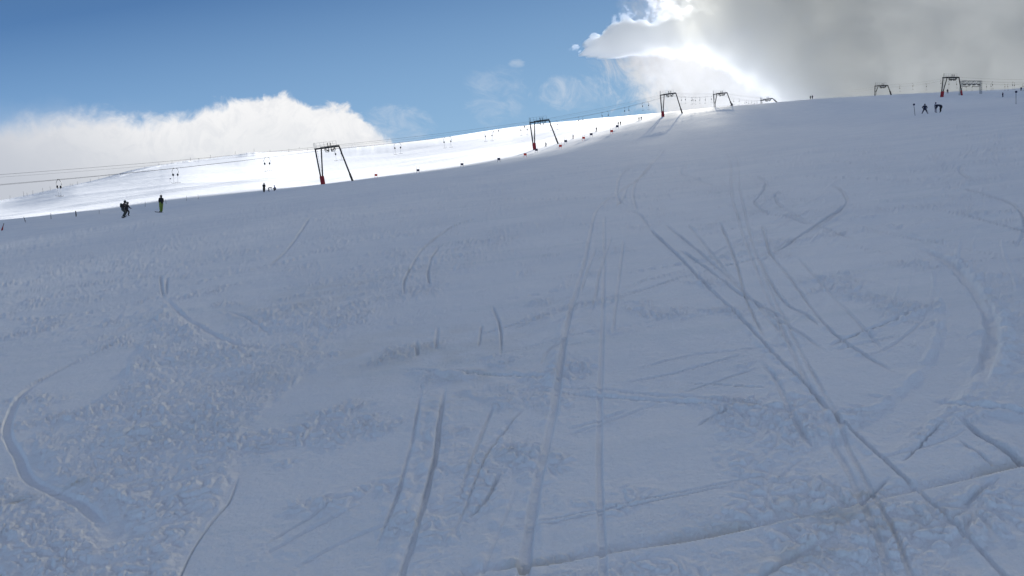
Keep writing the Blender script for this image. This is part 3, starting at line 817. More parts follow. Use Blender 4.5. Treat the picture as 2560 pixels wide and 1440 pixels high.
def snow_material():
    m, N = mat_new("snow")
    geo = N.n('ShaderNodeNewGeometry')
    P = geo.outputs['Position']
    b = N.n('ShaderNodeBsdfPrincipled')
    n1 = N.noise(P, 0.35, 4, 0.6)
    n2 = N.noise(P, 6.0, 4, 0.6)
    base = N.mixc(N.smooth(n1, .3, .7), (.79, .83, .88, 1), (.87, .895, .925, 1))
    base = N.mixc(N.m('MULTIPLY', N.smooth(n2, .35, .7), .25), base, (.90, .915, .94, 1))
    mp = N.n('ShaderNodeMapping')
    mp.inputs['Rotation'].default_value = (0, 0, R(-56))
    mp.inputs['Scale'].default_value = (.25, 2.2, 1)
    N.l.new(P, mp.inputs['Vector'])
    n3 = N.noise(mp.outputs[0], 1.0, 6, .7)
    base = N.mixc(N.m('MULTIPLY', N.smooth(n3, .50, .66), .45), base, (.74, .80, .84, 1))
    # grain of the crystals, seen near and farther off
    g0 = N.noise(P, 55.0, 3, .7)
    g9 = N.noise(P, 9.0, 5, .75)
    base = N.mixc(N.m('MULTIPLY', N.smooth(g0, .44, .64), .40), base, (.78, .81, .85, 1))
    base = N.mixc(N.m('MULTIPLY', N.smooth(g9, .50, .66), .30), base, (.80, .83, .87, 1))
    at = N.n('ShaderNodeAttribute', attribute_name='dirt')
    base = N.mixc(N.m('MULTIPLY', at.outputs['Fac'], .75), base, (.50, .46, .36, 1))
    N.put(b.inputs['Base Color'], base)
    b.inputs['Roughness'].default_value = .9
    b.inputs['Specular IOR Level'].default_value = .04
    g1 = N.noise(P, 28.0, 5, 0.65)
    g2 = N.noise(P, 4.5, 5, 0.6)
    bump = N.n('ShaderNodeBump')
    bump.inputs['Strength'].default_value = .9
    bump.inputs['Distance'].default_value = .014
    N.put(bump.inputs['Height'], N.m('ADD', g1, N.m('MULTIPLY', g2, 1.2)))
    N.l.new(bump.outputs[0], b.inputs['Normal'])
    out = N.n('ShaderNodeOutputMaterial')
    N.l.new(b.outputs[0], out.inputs[0])
    return m


snow = build_snow()
snow.data.materials.append(snow_material())


# ------------------------------------------------------------------ the cloud in front of the sun: a real body of vapour low over the ridge
CLOUD_Y = 700.0


def build_cloud():
    x0, x1, z0, z1 = 40.0, 680.0, 60.0, 470.0
    step = 1.6
    xs = np.arange(x0, x1 + step, step)
    zs = np.arange(z0, z1 + step, step)
    Xc, Zc = np.meshgrid(xs, zs)
    pu = (1280 + F * Xc / CLOUD_Y) / 100            # as seen from the camera, hundreds of photo px
    pv = F * (Zc - EYE) / CLOUD_Y / 100
    n = fbm(Xc / 38, Zc / 38, 5, 801, .55)
    n2 = fbm(Xc / 14, Zc / 14, 4, 811, .6)
    # dense core: its underside is what draws the edge of the shade on the piste
    base = np.interp(pu, [13, 14.4, 14.7, 15.0, 15.2, 15.5, 16, 16.5, 17.5, 18.3, 19, 20, 21], [6.0, 5.95, 5.88, 5.82, 5.78, 5.79, 5.88, 5.97, 6.02, 5.7, 5.2, 4.2, 0])
    soft = np.interp(pu, [15.2, 15.8, 16.3, 17.0, 18, 20], [.02, .09, .22, .34, .5, .6])
    under = sstep(pv - base + .008 * n * (pu < 16.2) + (.12 * n + .20 * n2 * sstep(pu, 16.2, 17.0)) * (pu >= 16.2), -soft, soft)
    le = np.interp(pv, [5.3, 5.7, 5.95, 6.12, 6.3, 6.5, 6.7, 6.9, 7.3, 9, 14], [14.0, 13.9, 13.95, 14.0, 14.3, 14.8, 15.4, 15.7, 15.7, 15.4, 14.4])
    n3 = fbm(Xc / 7, Zc / 7, 3, 831, .6)
    wd = np.interp(pv, [6.5, 6.8], [.5, 1.7])
    core = under * sstep(pu - le + 1.1 * n + 1.0 * n2 + .5 * n3 - .3, 0.0, wd)
    # thin bright veil that hangs below it
    et = np.interp(pv, [0, 3.6, 4.3, 4.8, 5.2, 5.5, 6], [17.2, 17.0, 16.6, 16.1, 15.8, 15.4, 15.5])
    veil_ = sstep(pu - et + .9 * n + .5 * n2, 0.1, 1.2)
    tau = 3.35 * core * (1 - .2 * sstep(pu, 19.8, 22.5)) * (1 + .25 * n + .1 * n2) + .12 * veil_ * (1 + .8 * n + .5 * n2)
    tau = tau + .15 * sstep(pu, 17.2, 20.0) * (1 + .3 * n)
    tau = tau * sstep(x1 - Xc, 0, 70) * sstep(z1 - Zc, 0, 50) * sstep(Xc - x0, 0, 15) * sstep(Zc - z0, 0, 20)
    T = np.clip(tau, 0, None) * 40.0 + .02
    edge = (Xc <= xs[0]) | (Xc >= xs[-1]) | (Zc <= zs[0]) | (Zc >= zs[-1])
    T = np.where(edge, 0.0, T)
    bow = 14 * fbm(Xc / 60, Zc / 60, 2, 821)
    hx, hy, hz = (T / 2 * q for q in SUN_DIR)     # depth of the vapour, measured along the sunlight
    fr = np.stack([Xc - hx, CLOUD_Y + bow - hy, Zc - hz], -1).reshape(-1, 3)
    bk = np.stack([Xc + hx, CLOUD_Y + bow + hy, Zc + hz], -1).reshape(-1, 3)
    nz, nx = Xc.shape
    # back surface shares the rim with the front
    ids_b = np.arange(nz * nx) + nz * nx
    ids_b = np.where(edge.ravel(), np.arange(nz * nx), ids_b)
    a = (np.arange(nz - 1)[:, None] * nx + np.arange(nx - 1)[None, :]).ravel()
    q = np.stack([a, a + 1, a + nx + 1, a + nx], -1)
    qb = ids_b[q][:, ::-1]
    quads = np.concatenate([q, qb]).astype(np.int32)
    co = np.concatenate([fr, bk]).astype(np.float32)
    me = bpy.data.meshes.new("cloud")
    me.vertices.add(len(co))
    me.vertices.foreach_set("co", co.ravel())
    me.loops.add(quads.size)
    me.loops.foreach_set("vertex_index", quads.ravel())
    me.polygons.add(len(quads))
    me.polygons.foreach_set("loop_start", np.arange(0, quads.size, 4, dtype=np.int32))
    me.update(calc_edges=True)
    me.validate()
    o = bpy.data.objects.new("cloud", me)
    COL.objects.link(o)
    o['kind'] = 'structure'
    o['label'] = 'bright cloud drifting low in front of the sun'
    m, N = mat_new("cloud_vapour")
    D = 1 / 40.0
    fw = N.n('ShaderNodeVolumeScatter')
    fw.inputs['Color'].default_value = (1, 1, 1, 1)
    fw.inputs['Density'].default_value = D * .0012
    fw.inputs['Anisotropy'].default_value = .96
    iso = N.n('ShaderNodeVolumeScatter')
    iso.inputs['Color'].default_value = (.76, .83, 1, 1)
    iso.inputs['Density'].default_value = D * .70
    iso.inputs['Anisotropy'].default_value = 0.0
    ab = N.n('ShaderNodeVolumeAbsorption')
    ab.inputs['Color'].default_value = (0, .065, .152, 1)
    ab.inputs['Density'].default_value = D * .39
    a1 = N.n('ShaderNodeAddShader')
    a2 = N.n('ShaderNodeAddShader')
    N.l.new(fw.outputs[0], a1.inputs[0])
    N.l.new(iso.outputs[0], a1.inputs[1])
    N.l.new(a1.outputs[0], a2.inputs[0])
    N.l.new(ab.outputs[0], a2.inputs[1])
    out = N.n('ShaderNodeOutputMaterial')
    N.l.new(a2.outputs[0], out.inputs['Volume'])
    m.cycles.homogeneous_volume = True
    me.materials.append(m)
    return o


cloud = build_cloud()


# ------------------------------------------------------------------ helpers for things
def tag(o, label=None, cat=None, group=None, kind=None):
    if label:
        o['label'] = label
    if cat:
        o['category'] = cat
    if group:
        o['group'] = group
    if kind:
        o['kind'] = kind
    return o


def empty(name, loc, label=None, cat=None, group=None):
    o = bpy.data.objects.new(name, None)
    o.empty_display_size = 0.3
    COL.objects.link(o)
    o.location = loc
    return tag(o, label, cat, group)


class MB:
    """collects simple solids and links them as one mesh object"""

    def __init__(self):
        self.bm = bmesh.new()

    def tube(self, a, b, r, r2=None, n=8, cap=True):
        a, b = Vector(a), Vector(b)
        r2 = r if r2 is None else r2
        d = b - a
        L = d.length
        if L < 1e-6:
            return self
        q = d.to_track_quat('Z', 'Y').to_matrix().to_4x4()
        m = Matrix.Translation((a + b) / 2) @ q
        bmesh.ops.create_cone(self.bm, cap_ends=cap, segments=n, radius1=r, radius2=r2, depth=L, matrix=m)
        return self

    def path(self, pts, r, n=6):
        """one swept tube through points"""
        pts = [Vector(p_) for p_ in pts]
        rings = []
        for i, p_ in enumerate(pts):
            d = (pts[min(i + 1, len(pts) - 1)] - pts[max(i - 1, 0)]).normalized()
            q = d.to_track_quat('Z', 'Y').to_matrix()
            rings.append([self.bm.verts.new(p_ + q @ Vector((r * math.cos(2 * math.pi * k / n), r * math.sin(2 * math.pi * k / n), 0))) for k in range(n)])
        for i in range(len(rings) - 1):
            for k in range(n):
                self.bm.faces.new((rings[i][k], rings[i][(k + 1) % n], rings[i + 1][(k + 1) % n], rings[i + 1][k]))
        self.bm.faces.new(list(reversed(rings[0])))
        self.bm.faces.new(rings[-1])
        return self

    def box(self, c, s, rot=None, bev=0.0):
        m = Matrix.Translation(Vector(c))
        if rot is not None:
            m = m @ rot.to_4x4()
        m = m @ Matrix.Diagonal((s[0], s[1], s[2], 1))
        g = bmesh.ops.create_cube(self.bm, size=1.0, matrix=m)
        if bev:
            es = {e for v_ in g['verts'] for e in v_.link_edges}
            bmesh.ops.bevel(self.bm, geom=list(es), offset=bev, segments=2, affect='EDGES')
        return self

    def bar(self, a, b, w, h, up=(0, 0, 1)):
        """rectangular beam from a to b"""
        a, b = Vector(a), Vector(b)
        d = b - a
        x = d.normalized()
        up = Vector(up)
        y = up.cross(x).normalized()
        z = x.cross(y)
        rot = Matrix((x, y, z)).transposed()
        return self.box((a + b) / 2, (d.length, w, h), rot)

    def disc(self, c, axis, r, t, n=16):
        c, axis = Vector(c), Vector(axis).normalized()
        return self.tube(c - axis * t / 2, c + axis * t / 2, r, n=n)

    def ball(self, c, r, sc=(1, 1, 1), n=12):
        m = Matrix.Translation(Vector(c)) @ Matrix.Diagonal((sc[0], sc[1], sc[2], 1))
        bmesh.ops.create_uvsphere(self.bm, u_segments=n, v_segments=max(6, n * 2 // 3), radius=r, matrix=m)
        return self

    def build(self, name, mat, parent=None, smooth=False, label=None):
        me = bpy.data.meshes.new(name)
        bmesh.ops.recalc_face_normals(self.bm, faces=self.bm.faces[:])
        self.bm.to_mesh(me)
        self.bm.free()
        if smooth:
            me.polygons.foreach_set("use_smooth", np.ones(len(me.polygons), bool))
        me.materials.append(mat)
        o = bpy.data.objects.new(name, me)
        COL.objects.link(o)
        if parent is not None:
            o.parent = parent
        if label:
            o['label'] = label
        return o


def paint(name, col, rough=.55, metal=0.0, wear=(.5, .5, .5), amt=.15, scale=6.0, bump=0.0):
    m, N = mat_new(name)
    b = N.n('ShaderNodeBsdfPrincipled')
    t = N.n('ShaderNodeTexCoord')
    n1 = N.noise(t.outputs['Object'], scale, 5, .65)
    c = N.mixc(N.m('MULTIPLY', N.smooth(n1, .45, .75), amt), (*col, 1), (*wear, 1))
    N.put(b.inputs['Base Color'], c)
    N.put(b.inputs['Roughness'], N.m('MULTIPLY_ADD', n1, .25, rough - .12))
    b.inputs['Metallic'].default_value = metal
    if bump:
        bp = N.n('ShaderNodeBump')
        bp.inputs['Strength'].default_value = .5
        bp.inputs['Distance'].default_value = bump
        N.put(bp.inputs['Height'], N.noise(t.outputs['Object'], scale * 4, 4, .6))
        N.l.new(bp.outputs[0], b.inputs['Normal'])
    o = N.n('ShaderNodeOutputMaterial')
    N.l.new(b.outputs[0], o.inputs[0])
    return m


M_STEEL = paint("dark_steel", (.010, .012, .017), .6, .1, (.05, .045, .04), .3)
M_GALV = paint("galvanised_steel", (.14, .16, .18), .5, .6, (.22, .22, .22), .3)
M_RED = paint("red_padding", (.30, .012, .022), .7, 0, (.18, .01, .015), .5, 3, .01)
M_RUST = paint("brown_sleeve", (.018, .011, .013), .7, 0, (.01, .008, .008), .5, 3, .01)
M_CABLE = paint("steel_cable", (.05, .05, .055), .5, .5)
M_RUBBER = paint("black_rubber", (.012, .012, .014), .75)
M_PLAST = paint("black_plastic", (.014, .014, .016), .5)
M_WOOD = paint("post_wood", (.05, .045, .045), .8, 0, (.16, .15, .15), .5, 20)
M_ORANGE = paint("orange_red_cloth", (.75, .06, .03), .8, 0, (.55, .05, .03), .4)
M_BLUECL = paint("dark_blue_cloth", (.012, .018, .06), .8, 0, (.03, .04, .1), .4)
M_POLE_W = paint("pale_pole", (.30, .32, .36), .6)
M_DPOLE = paint("marker_pole", (.06, .065, .09), .6)


# ------------------------------------------------------------------ drag-lift towers
def pix(px, py, Y):
    """point on the sight line of a photo pixel at distance Y ahead"""
    return Vector(((px - 1280) / F * Y, Y, EYE + (720 - py) / F * Y))


def tower(px_l, py_l, px_r, py_r, Y, py_base, label, red_left=True, red_right=False, sunk=0.0, tilt=12.0, yaw=0.0, rows=None):
    """portal tower; the crossbeam ends are given on the photo, the feet stand on the snow"""
    L = pix(px_l, py_l, Y)
    Rr = pix(px_r, py_r, Y)
    W_ = (Rr - L).length
    C = (L + Rr) / 2
    xa = (Rr - L).normalized()
    za = Vector((0, -math.sin(R(tilt)), math.cos(R(tilt))))
    za = (za - xa * za.dot(xa)).normalized()
    ya = za.cross(xa)
    foot = pix(px_l, py_base, Y)
    H = (L.z - foot.z) / za.z                      # beam height above foot along the tower's own upright
    base = C - za * H
    g = gz(base.x, base.y)
    rot = Matrix((xa, ya, za)).transposed().to_4x4()
    root = empty('lift_tower', base, label, 'lift tower', 'towers of the drag lifts')
    root.matrix_world = Matrix.Translation(base) @ rot
    k = W_ / 5.57
    hw = W_ / 2

    def down(lx, ly):
        """local z of the snow under a local point"""
        z = 0.0
        for _ in range(6):
            w_ = base + xa * lx + ya * ly + za * z
            z -= (w_.z - gz(w_.x, w_.y))
        return z
    lf = (-hw + .45 * k, 0.0)
    rf = (hw + 1.65 * k, 0.0)
    zl = down(*lf)
    zr = down(*rf)
    bh = 1.9 * k
    # feet
    if red_left:
        m = MB().box((lf[0], lf[1], zl + bh / 2 - .25), (.98 * k, .55 * k, bh + .5), bev=.08 * k)
        m.build('base_padding', M_RED, root, label='red padding round the foot of the two left legs')
    m = MB()
    for sx in (-.30, .18):
        m.tube((lf[0] + sx * k, .0, zl - .3), (lf[0] + sx * k, .0, zl + bh * .9), .12 * k, n=8)
    m.build('foot', M_STEEL, root)
    ax = Vector((hw * .98, 0, H)) - Vector((rf[0], 0, zr))
    ax = ax / ax.length
    f0 = Vector((rf[0], 0, zr))
    m = MB().bar(f0 - ax * .35, f0 + ax * 1.75 * k, .42 * k, .42 * k, up=(0, 1, 0))
    m.build('base_padding', M_RED if red_right else M_RUST, root)
    # legs
    MB().tube((lf[0] - .26 * k, 0, zl + bh * .8), (-hw + .08 * k, 0, H - .12 * k), .18 * k, .16 * k, n=10).build('leg', M_STEEL, root, True)
    MB().tube((lf[0] + .16 * k, 0, zl + bh * .8), (-hw + 1.45 * k, 0, H - .12 * k), .17 * k, .15 * k, n=10).build('leg', M_STEEL, root, True)
    MB().tube(f0 + ax * 1.6 * k, (hw - .05 * k, 0, H - .05 * k), .19 * k, .16 * k, n=10).build('leg', M_STEEL, root, True)
    # crossbeam: two chords with lacing
    m = MB()
    m.bar((-hw - .05 * k, 0, H), (hw + .08 * k, 0, H), .32 * k, .36 * k)
    m.bar((-hw + 1.2 * k, .35 * k, H + .26 * k), (hw, .35 * k, H + .26 * k), .12 * k, .10 * k)
    m.bar((-hw, .35 * k, H + .02 * k), (hw, .35 * k, H + .02 * k), .14 * k, .16 * k)
    for i in range(9):
        x = -hw + .25 * k + i * (W_ - .4 * k) / 8
        m.bar((x, -.1, H + .05 * k), (x, .4 * k, H + .05 * k), .10 * k, .08 * k)
    for i in range(5):
        x = -hw + 1.3 * k + i * (W_ - 1.5 * k) / 5
        m.tube((x, .35 * k, H + .05 * k), (x + .35 * k, .35 * k, H + .26 * k), .035 * k, n=5)
    m.build('crossbeam', M_STEEL, root)
    # maintenance railing in two bays and the ladder hoop at the end
    m = MB()
    ry = .42 * k
    for (x0, x1, n_) in ((-hw + .35 * k, -hw + 3.0 * k, 3), (-hw + 3.35 * k, -hw + 4.95 * k, 2)):
        for i in range(n_ + 1):
            x = x0 + (x1 - x0) * i / n_
            m.tube((x, ry, H + .1 * k), (x, ry, H + 1.30 * k), .022 * k, n=5)
        for hz in (.70, 1.28):
            m.tube((x0, ry, H + hz * k), (x1, ry, H + hz * k), .02 * k, n=5)
    m.build('railing', M_GALV, root)
    m = MB()
    for sx in (-.02, .26):
        m.tube((-hw + sx * k, -.28 * k, H + .0 * k), (-hw + sx * k, -.28 * k, H + 1.4 * k), .035 * k, n=5)
    for hz in (.45, .75, 1.05, 1.3):
        m.tube((-hw - .02 * k, -.28 * k, H + hz * k), (-hw + .26 * k, -.28 * k, H + hz * k), .018 * k, n=5)
    bx, bz = lf[0] + .02 * k, zl + bh + 1.0
    for sx in (-.14, .14):
        m.tube((-hw + .45 * k + sx * k, -.25 * k, H - .1), (bx + sx * k, -.25 * k, bz), .02 * k, n=5)
    for i in range(14):
        t = (i + .5) / 14
        x = (-hw + .45 * k) * (1 - t) + bx * t
        z = (H - .1) * (1 - t) + bz * t
        m.tube((x - .14 * k, -.25 * k, z), (x + .14 * k, -.25 * k, z), .014 * k, n=4)
    m.build('ladder', M_GALV, root)
    # two hanging yokes with rubber-lined sheaves
    for (cx, s) in ((.28, -1), (.92, 1)):
        m = MB()
        x = cx * k
        m.bar((x, -.05, H + .95 * k), (x, -.05, H - 1.05 * k), .14 * k, .12 * k, up=(0, 1, 0))
        m.bar((x - .18 * k, -.05, H + .95 * k), (x + .10 * k, -.05, H + .95 * k), .08 * k, .07 * k)
        xo = x + s * .78 * k
        m.bar((x, -.05, H - 1.0 * k), (xo, -.05, H - .92 * k), .10 * k, .12 * k)
        m.bar((xo, -.05, H - .1 * k), (xo, -.05, H - .95 * k), .08 * k, .08 * k, up=(0, 1, 0))
        y_ = m.build('sheave_arm', M_STEEL, root)
        w_ = MB()
        for (ox, oz) in ((.0, -.62), (s * .38, -.62), (s * .78, -.40)):
            for oy in (-.45, .0, .45):
                w_.disc((x + ox * k, oy * k, H + oz * k), (1, 0, 0), .17 * k, .07 * k, n=14)
        for ox in (.0, s * .78):
            w_.bar((x + ox * k, -.6 * k, H - .55 * k), (x + ox * k, .6 * k, H - .55 * k), .05 * k, .10 * k)
        w_.build('sheaves', M_RUBBER, y_)
    # diagonal struts of the yokes
    MB().tube((-.45 * k, 0, H), (.28 * k, 0, H - .95 * k), .05 * k, n=6).build('strut', M_STEEL, root)
    MB().tube((1.75 * k, 0, H), (.92 * k, 0, H - .95 * k), .05 * k, n=6).build('strut', M_STEEL, root)
    top = root.matrix_world @ Vector((.6 * k, 0, H + .25 * k))
    lo = [root.matrix_world @ Vector((q * k, 0, H - .62 * k + .17 * k)) for q in (-.12, 1.32)]
    return root, top, lo


T_ = [
    tower(787, 373, 848, 365, 170, 461, 'nearest lift tower, its red padded foot standing at the edge of the shade'),
    tower(1324, 307, 1373, 300, 225, 370, 'second lift tower up the left line, against blue sky with a skier between its legs'),
    tower(1650, 238, 1690, 233, 270, 286, 'third lift tower of the left line, red foot on sunlit snow under the bright cloud'),
    tower(1783, 236, 1818, 232, 306, 269, 'fourth lift tower of the left line, standing on the ridge with no red padding', red_left=False),
    tower(1901, 251, 1932, 246, 345, 277, 'lift tower sunk behind the ridge so that only its crossbeam and leg tops show', red_left=False),
]
T6 = tower(2187, 215, 2220, 214, 330, 240, 'small lift tower on the crest under the grey cloud, left of the cloud-side pair', red_left=False)
T7 = tower(2357, 194, 2398, 194, 258, 234, 'lift tower with red padding on both feet beside the lattice gantry', red_right=True)


# ------------------------------------------------------------------ lattice gantry of the second lift
def gantry():
    Y = 262.0
    a = pix(2405, 203, Y)
    b = pix(2452, 202, Y)
    C = (a + b) / 2
    W_ = (b - a).length
    g0 = gz(C.x, C.y)
    H = C.z - g0
    root = empty('lift_gantry', (C.x, C.y, g0), 'low lattice gantry carrying a row of sheaves, right of the red-footed tower', 'lift gantry')
    hw = W_ / 2
    m = MB()
    for z in (H, H - 1.1):
        for y in (-.35, .35):
            m.bar((-hw, y, z), (hw, y, z), .10, .10)
    m.build('truss', M_GALV, root)
    n = 8
    for y in (-.35, .35):
        m = MB()
        for i in range(n):
            x0 = -hw + i * W_ / n
            x1 = x0 + W_ / n
            m.tube((x0, y, H if i % 2 else H - 1.1), (x1, y, H - 1.1 if i % 2 else H), .05, n=5)
        m.build('lacing', M_GALV, root)
    for s in (-1, 1):
        m = MB()
        xb = s * hw + (-.75 if s < 0 else .0)
        zb = gz(C.x + xb, C.y) - g0 - .3
        for dx_ in (-.28, .18):
            for y in (-.35, .35):
                m.bar((s * hw + dx_, y, H), (xb + dx_ * .7, y, zb), .09, .09, up=(0, 1, 0))
        for i in range(7):
            t0, t1 = i / 7, (i + 1) / 7
            p0 = Vector((s * hw + (-.28 if i % 2 else .18), -.35, H)).lerp(Vector((xb + (-.2 if i % 2 else .13), -.35, zb)), t0)
            p1 = Vector((s * hw + (.18 if i % 2 else -.28), -.35, H)).lerp(Vector((xb + (.13 if i % 2 else -.2), -.35, zb)), t1)
            m.tube(p0, p1, .035, n=5)
        m.build('post', M_GALV, root)
    m = MB()
    for i, x in enumerate(np.linspace(-hw + .8, hw - .8, 4)):
        m.bar((x, -.05, H - 1.1), (x, -.05, H - 1.65), .1, .1, up=(0, 1, 0))
        for d in (-.3, .3):
            m.disc((x + d, -.1, H - 1.35), (0, 1, 0), .2, .12, n=12)
    m.path([(-hw + .2, -.1, H - 1.9), (-hw + 1.2, -.1, H - 2.0), (-.4, -.1, H - 1.75)], .09)
    m.path([(.2, -.1, H - 1.9), (hw - 1.4, -.1, H - 2.05), (hw - .2, -.1, H - 1.7)], .09)
    m.build('sheave_train', M_STEEL, root)
    return root


gantry()


# ------------------------------------------------------------------ cables
def sag(a, b, s, n=14):
    return [a.lerp(b, i / n) - Vector((0, 0, s * 4 * (i / n) * (1 - i / n))) for i in range(n + 1)]


def cable(points, sags, r, label, name='lift_cable'):
    pts = []
    for i in range(len(points) - 1):
        q = sag(points[i], points[i + 1], sags[i])
        pts += q if i == 0 else q[1:]
    m = MB()
    m.path(pts, r, 6)
    o = m.build(name, M_CABLE)
    tag(o, label, 'cable', 'cables of the drag lifts')
    return pts


start_hi = pix(-60, 441, 122)
start_hi2 = pix(-60, 447, 126)
start_l = pix(-60, 466, 121)
start_r = pix(-60, 468, 123)
tops = [t[1] for t in T_]
los = [[t[2][0] for t in T_], [t[2][1] for t in T_]]
sagh = [.5, .7, .9, .9, 1.2]
up_w = cable([start_hi] + [t + Vector((-.25, 0, .1)) for t in tops], [.3, .4, .4, .4, .3], .022, 'topmost thin wire of the left lift, strung over the towers')
up_w2 = cable([start_hi2] + [t + Vector((.25, 0, -.15)) for t in tops], [.5, .6, .6, .6, .4], .014, 'faint wire running just under the topmost wire of the left lift')
rope_l = cable([start_l] + los[0], sagh, .024, 'haul rope of the left lift on its left side, carrying tow bars')
rope_r = cable([start_r] + los[1], sagh, .020, 'haul rope of the left lift on its right side, carrying tow bars')
cend = [pix(2600, 199, 250), pix(2600, 204, 250), pix(2600, 208, 245), pix(2600, 209, 243)]
cable([pix(2120, 226, 420), T6[1], T7[1], cend[0]], [.3, .6, .3], .016, 'thin top wire over the two towers under the grey cloud')
cable([pix(2120, 230, 420), T6[2][0], T7[2][0], cend[1]], [.6, .9, .6], .018, 'haul rope of the right lift passing through both towers under the cloud')
gr = pix(2452, 209, 262)
cable([pix(2405, 209, 262), gr, cend[2]], [.0, .3], .028, 'dark rope leaving the lattice gantry to the right')
cable([pix(2405, 206, 266), pix(2452, 204.5, 266), cend[0] - Vector((0, 0, .7))], [.0, .2], .014, 'faint wire above the dark rope right of the gantry')


# ------------------------------------------------------------------ tow bars
def towbar_mesh():
    """anchor-shaped tow bar hanging from a rope clamp: spring box, rod and cross piece"""
    root = empty('tow_bar', (0, 0, 0))
    m = MB()
    pts = []
    for i in range(9):
        t = i / 8
        pts.append((.34 * math.sin(math.pi * t * .80), 0, -1.10 * t))
    m.path(pts, .035, 6)
    m.box((0, 0, .02), (.22, .10, .10), bev=.02)
    m.build('hook', M_PLAST, root, True)
    x, z = pts[-1][0], pts[-1][2]
    m = MB()
    m.ball((x - .02, 0, z - .16), .19, (1, .55, 1.25))
    m.tube((x - .02, 0, z - .3), (x - .04, 0, z - .5), .10, .03, n=10)
    m.build('spring_box', M_PLAST, root, True)
    MB().tube((x - .04, 0, z - .35), (x - .06, 0, z - 1.75), .022, .018, n=6).build('rod', M_GALV, root, True)
    m = MB()
    m.path([(x - .06 - .48, 0, z - 1.70), (x - .06 - .3, 0, z - 1.77), (x - .06, 0, z - 1.80), (x - .06 + .3, 0, z - 1.77), (x - .06 + .48, 0, z - 1.70)], .032, 6)
    m.build('cross_bar', M_PLAST, root, True)
    return root


def copy_tree(o, parent=None):
    c_ = o.copy()
    COL.objects.link(c_)
    c_.parent = parent
    for ch in o.children:
        copy_tree(ch, c_)
    return c_


proto = towbar_mesh()
used = [False]


def on_rope(rope, px):
    """point of a rope polyline seen in photo column px"""
    uu = (px - 1280) / F
    for a, b in zip(rope[:-1], rope[1:]):
        fa, fb = a.x - uu * a.y, b.x - uu * b.y
        if fa * fb <= 0 and abs(fa - fb) > 1e-9:
            return a.lerp(b, fa / (fa - fb))
    return None


def hang(rope, px, flip, label, sc=1.0, at=None):
    q = at if at is not None else on_rope(rope, px)
    if q is None:
        print('no rope at', px)
        return
    o = proto if not used[0] else copy_tree(proto)
    used[0] = True
    o.location = q
    o.rotation_euler = (0, R(4 if flip else -3), R(180 if flip else 0) + R(10))
    o.scale = (sc, sc, sc)
    tag(o, label, 'tow bar', 'tow bars hanging from the drag lift ropes')


ORD = ['first', 'second', 'third', 'fourth', 'fifth', 'sixth', 'seventh', 'eighth', 'ninth', 'tenth']
spans = [
    ('left of the nearest tower', [145, 434, 663], [148, 441, 671], 1.0),
    ('between the nearest and the second tower', [840, 988, 1111, 1214, 1303], [851, 999, 1125, 1228, 1316], .95),
    ('between the second and the third tower', [1377, 1445, 1506, 1560, 1607], [1391, 1458, 1519, 1573, 1620], .95),
    ('between the third and the fourth tower', [1704, 1728, 1739, 1762], [1712, 1733, 1748, 1779], .9),
    ('between the fourth and the sunken tower', [1835, 1861, 1872, 1885], [1847, 1867, 1878, 1893], .85),
]
for where, Ls, Rs, sc in spans:
    for side, rope, xs_, fl in (('left', rope_l, Ls, True), ('right', rope_r, Rs, False)):
        for i, px in enumerate(xs_):
            if where.startswith('left of') or where.startswith('between the nearest'):
                f2 = fl
            else:
                f2 = not fl if i % 2 else fl
            hang(rope, px, f2, f'{ORD[i]} tow bar {where}, on the {side} rope', sc)
far_bars = [
    (2250, 214, 300, 'tow bar hanging nearest the small crest tower, to its right'),
    (2281, 208, 290, 'middle tow bar between the crest tower and the red-footed tower'),
    (2315, 209, 280, 'tow bar just left of the red-footed tower, hanging clear against cloud'),
    (2351, 201, 268, 'tow bar touching the left leg of the red-footed tower'),
    (2371, 203, 264, 'tow bar inside the red-footed tower'),
    (2392, 203, 262, 'tow bar beside the right leg of the red-footed tower'),
    (2416, 210, 270, 'left tow bar under the lattice gantry'),
    (2429, 210, 270, 'right tow bar under the lattice gantry'),
    (2465, 210, 285, 'tow bar a little right of the lattice gantry'),
    (2478, 209, 285, 'tow bar of the pair right of the gantry, under a small clamp'),
    (2482, 204, 250, 'tow bar hung from the upper wire right of the gantry'),
    (2511, 210, 290, 'paler tow bar above the lone person on the right'),
    (2520, 210, 290, 'tow bar right of the paler one above the lone person'),
    (2532, 205, 255, 'dark tow bar hung above the ball-topped marker at right'),
    (2535, 206, 262, 'tow bar doubled up beside the dark one above the right marker'),
    (2558, 209, 255, 'tow bar cut by the right edge of the photo'),
]
for px, py, Y, lab in far_bars:
    hang(None, px, px % 2 == 0, lab, .85, at=pix(px, py, Y))


# ------------------------------------------------------------------ people
def cloth(name, col, alt=None):
    return paint(name, col, .85, 0, alt or tuple(min(1, c_ * 1.8 + .01) for c_ in col), .5, 9, .01)


C_BLACK = cloth("black_fabric", (.010, .010, .014))
C_BROWN = cloth("dark_brown_fabric", (.028, .020, .020))
C_GREYG = cloth("grey_green_fabric", (.035, .042, .040))
C_LIME = cloth("lime_fabric", (.15, .21, .035))
C_BLUE = cloth("blue_fabric", (.012, .035, .20))
C_NAVY = cloth("navy_fabric", (.010, .014, .045))
C_PLUM = cloth("plum_fabric", (.035, .008, .05))
C_PALE = cloth("pale_grey_fabric", (.30, .28, .33))
C_RED = cloth("dark_red_fabric", (.16, .012, .02))
M_SKIN = paint("skin", (.38, .22, .16), .6, 0, (.45, .26, .2), .2)
M_BOARD = paint("board_black", (.012, .012, .016), .35, 0, (.08, .08, .1), .3)
M_SKI = paint("ski_dark", (.03, .03, .04), .35, 0, (.2, .05, .05), .3)

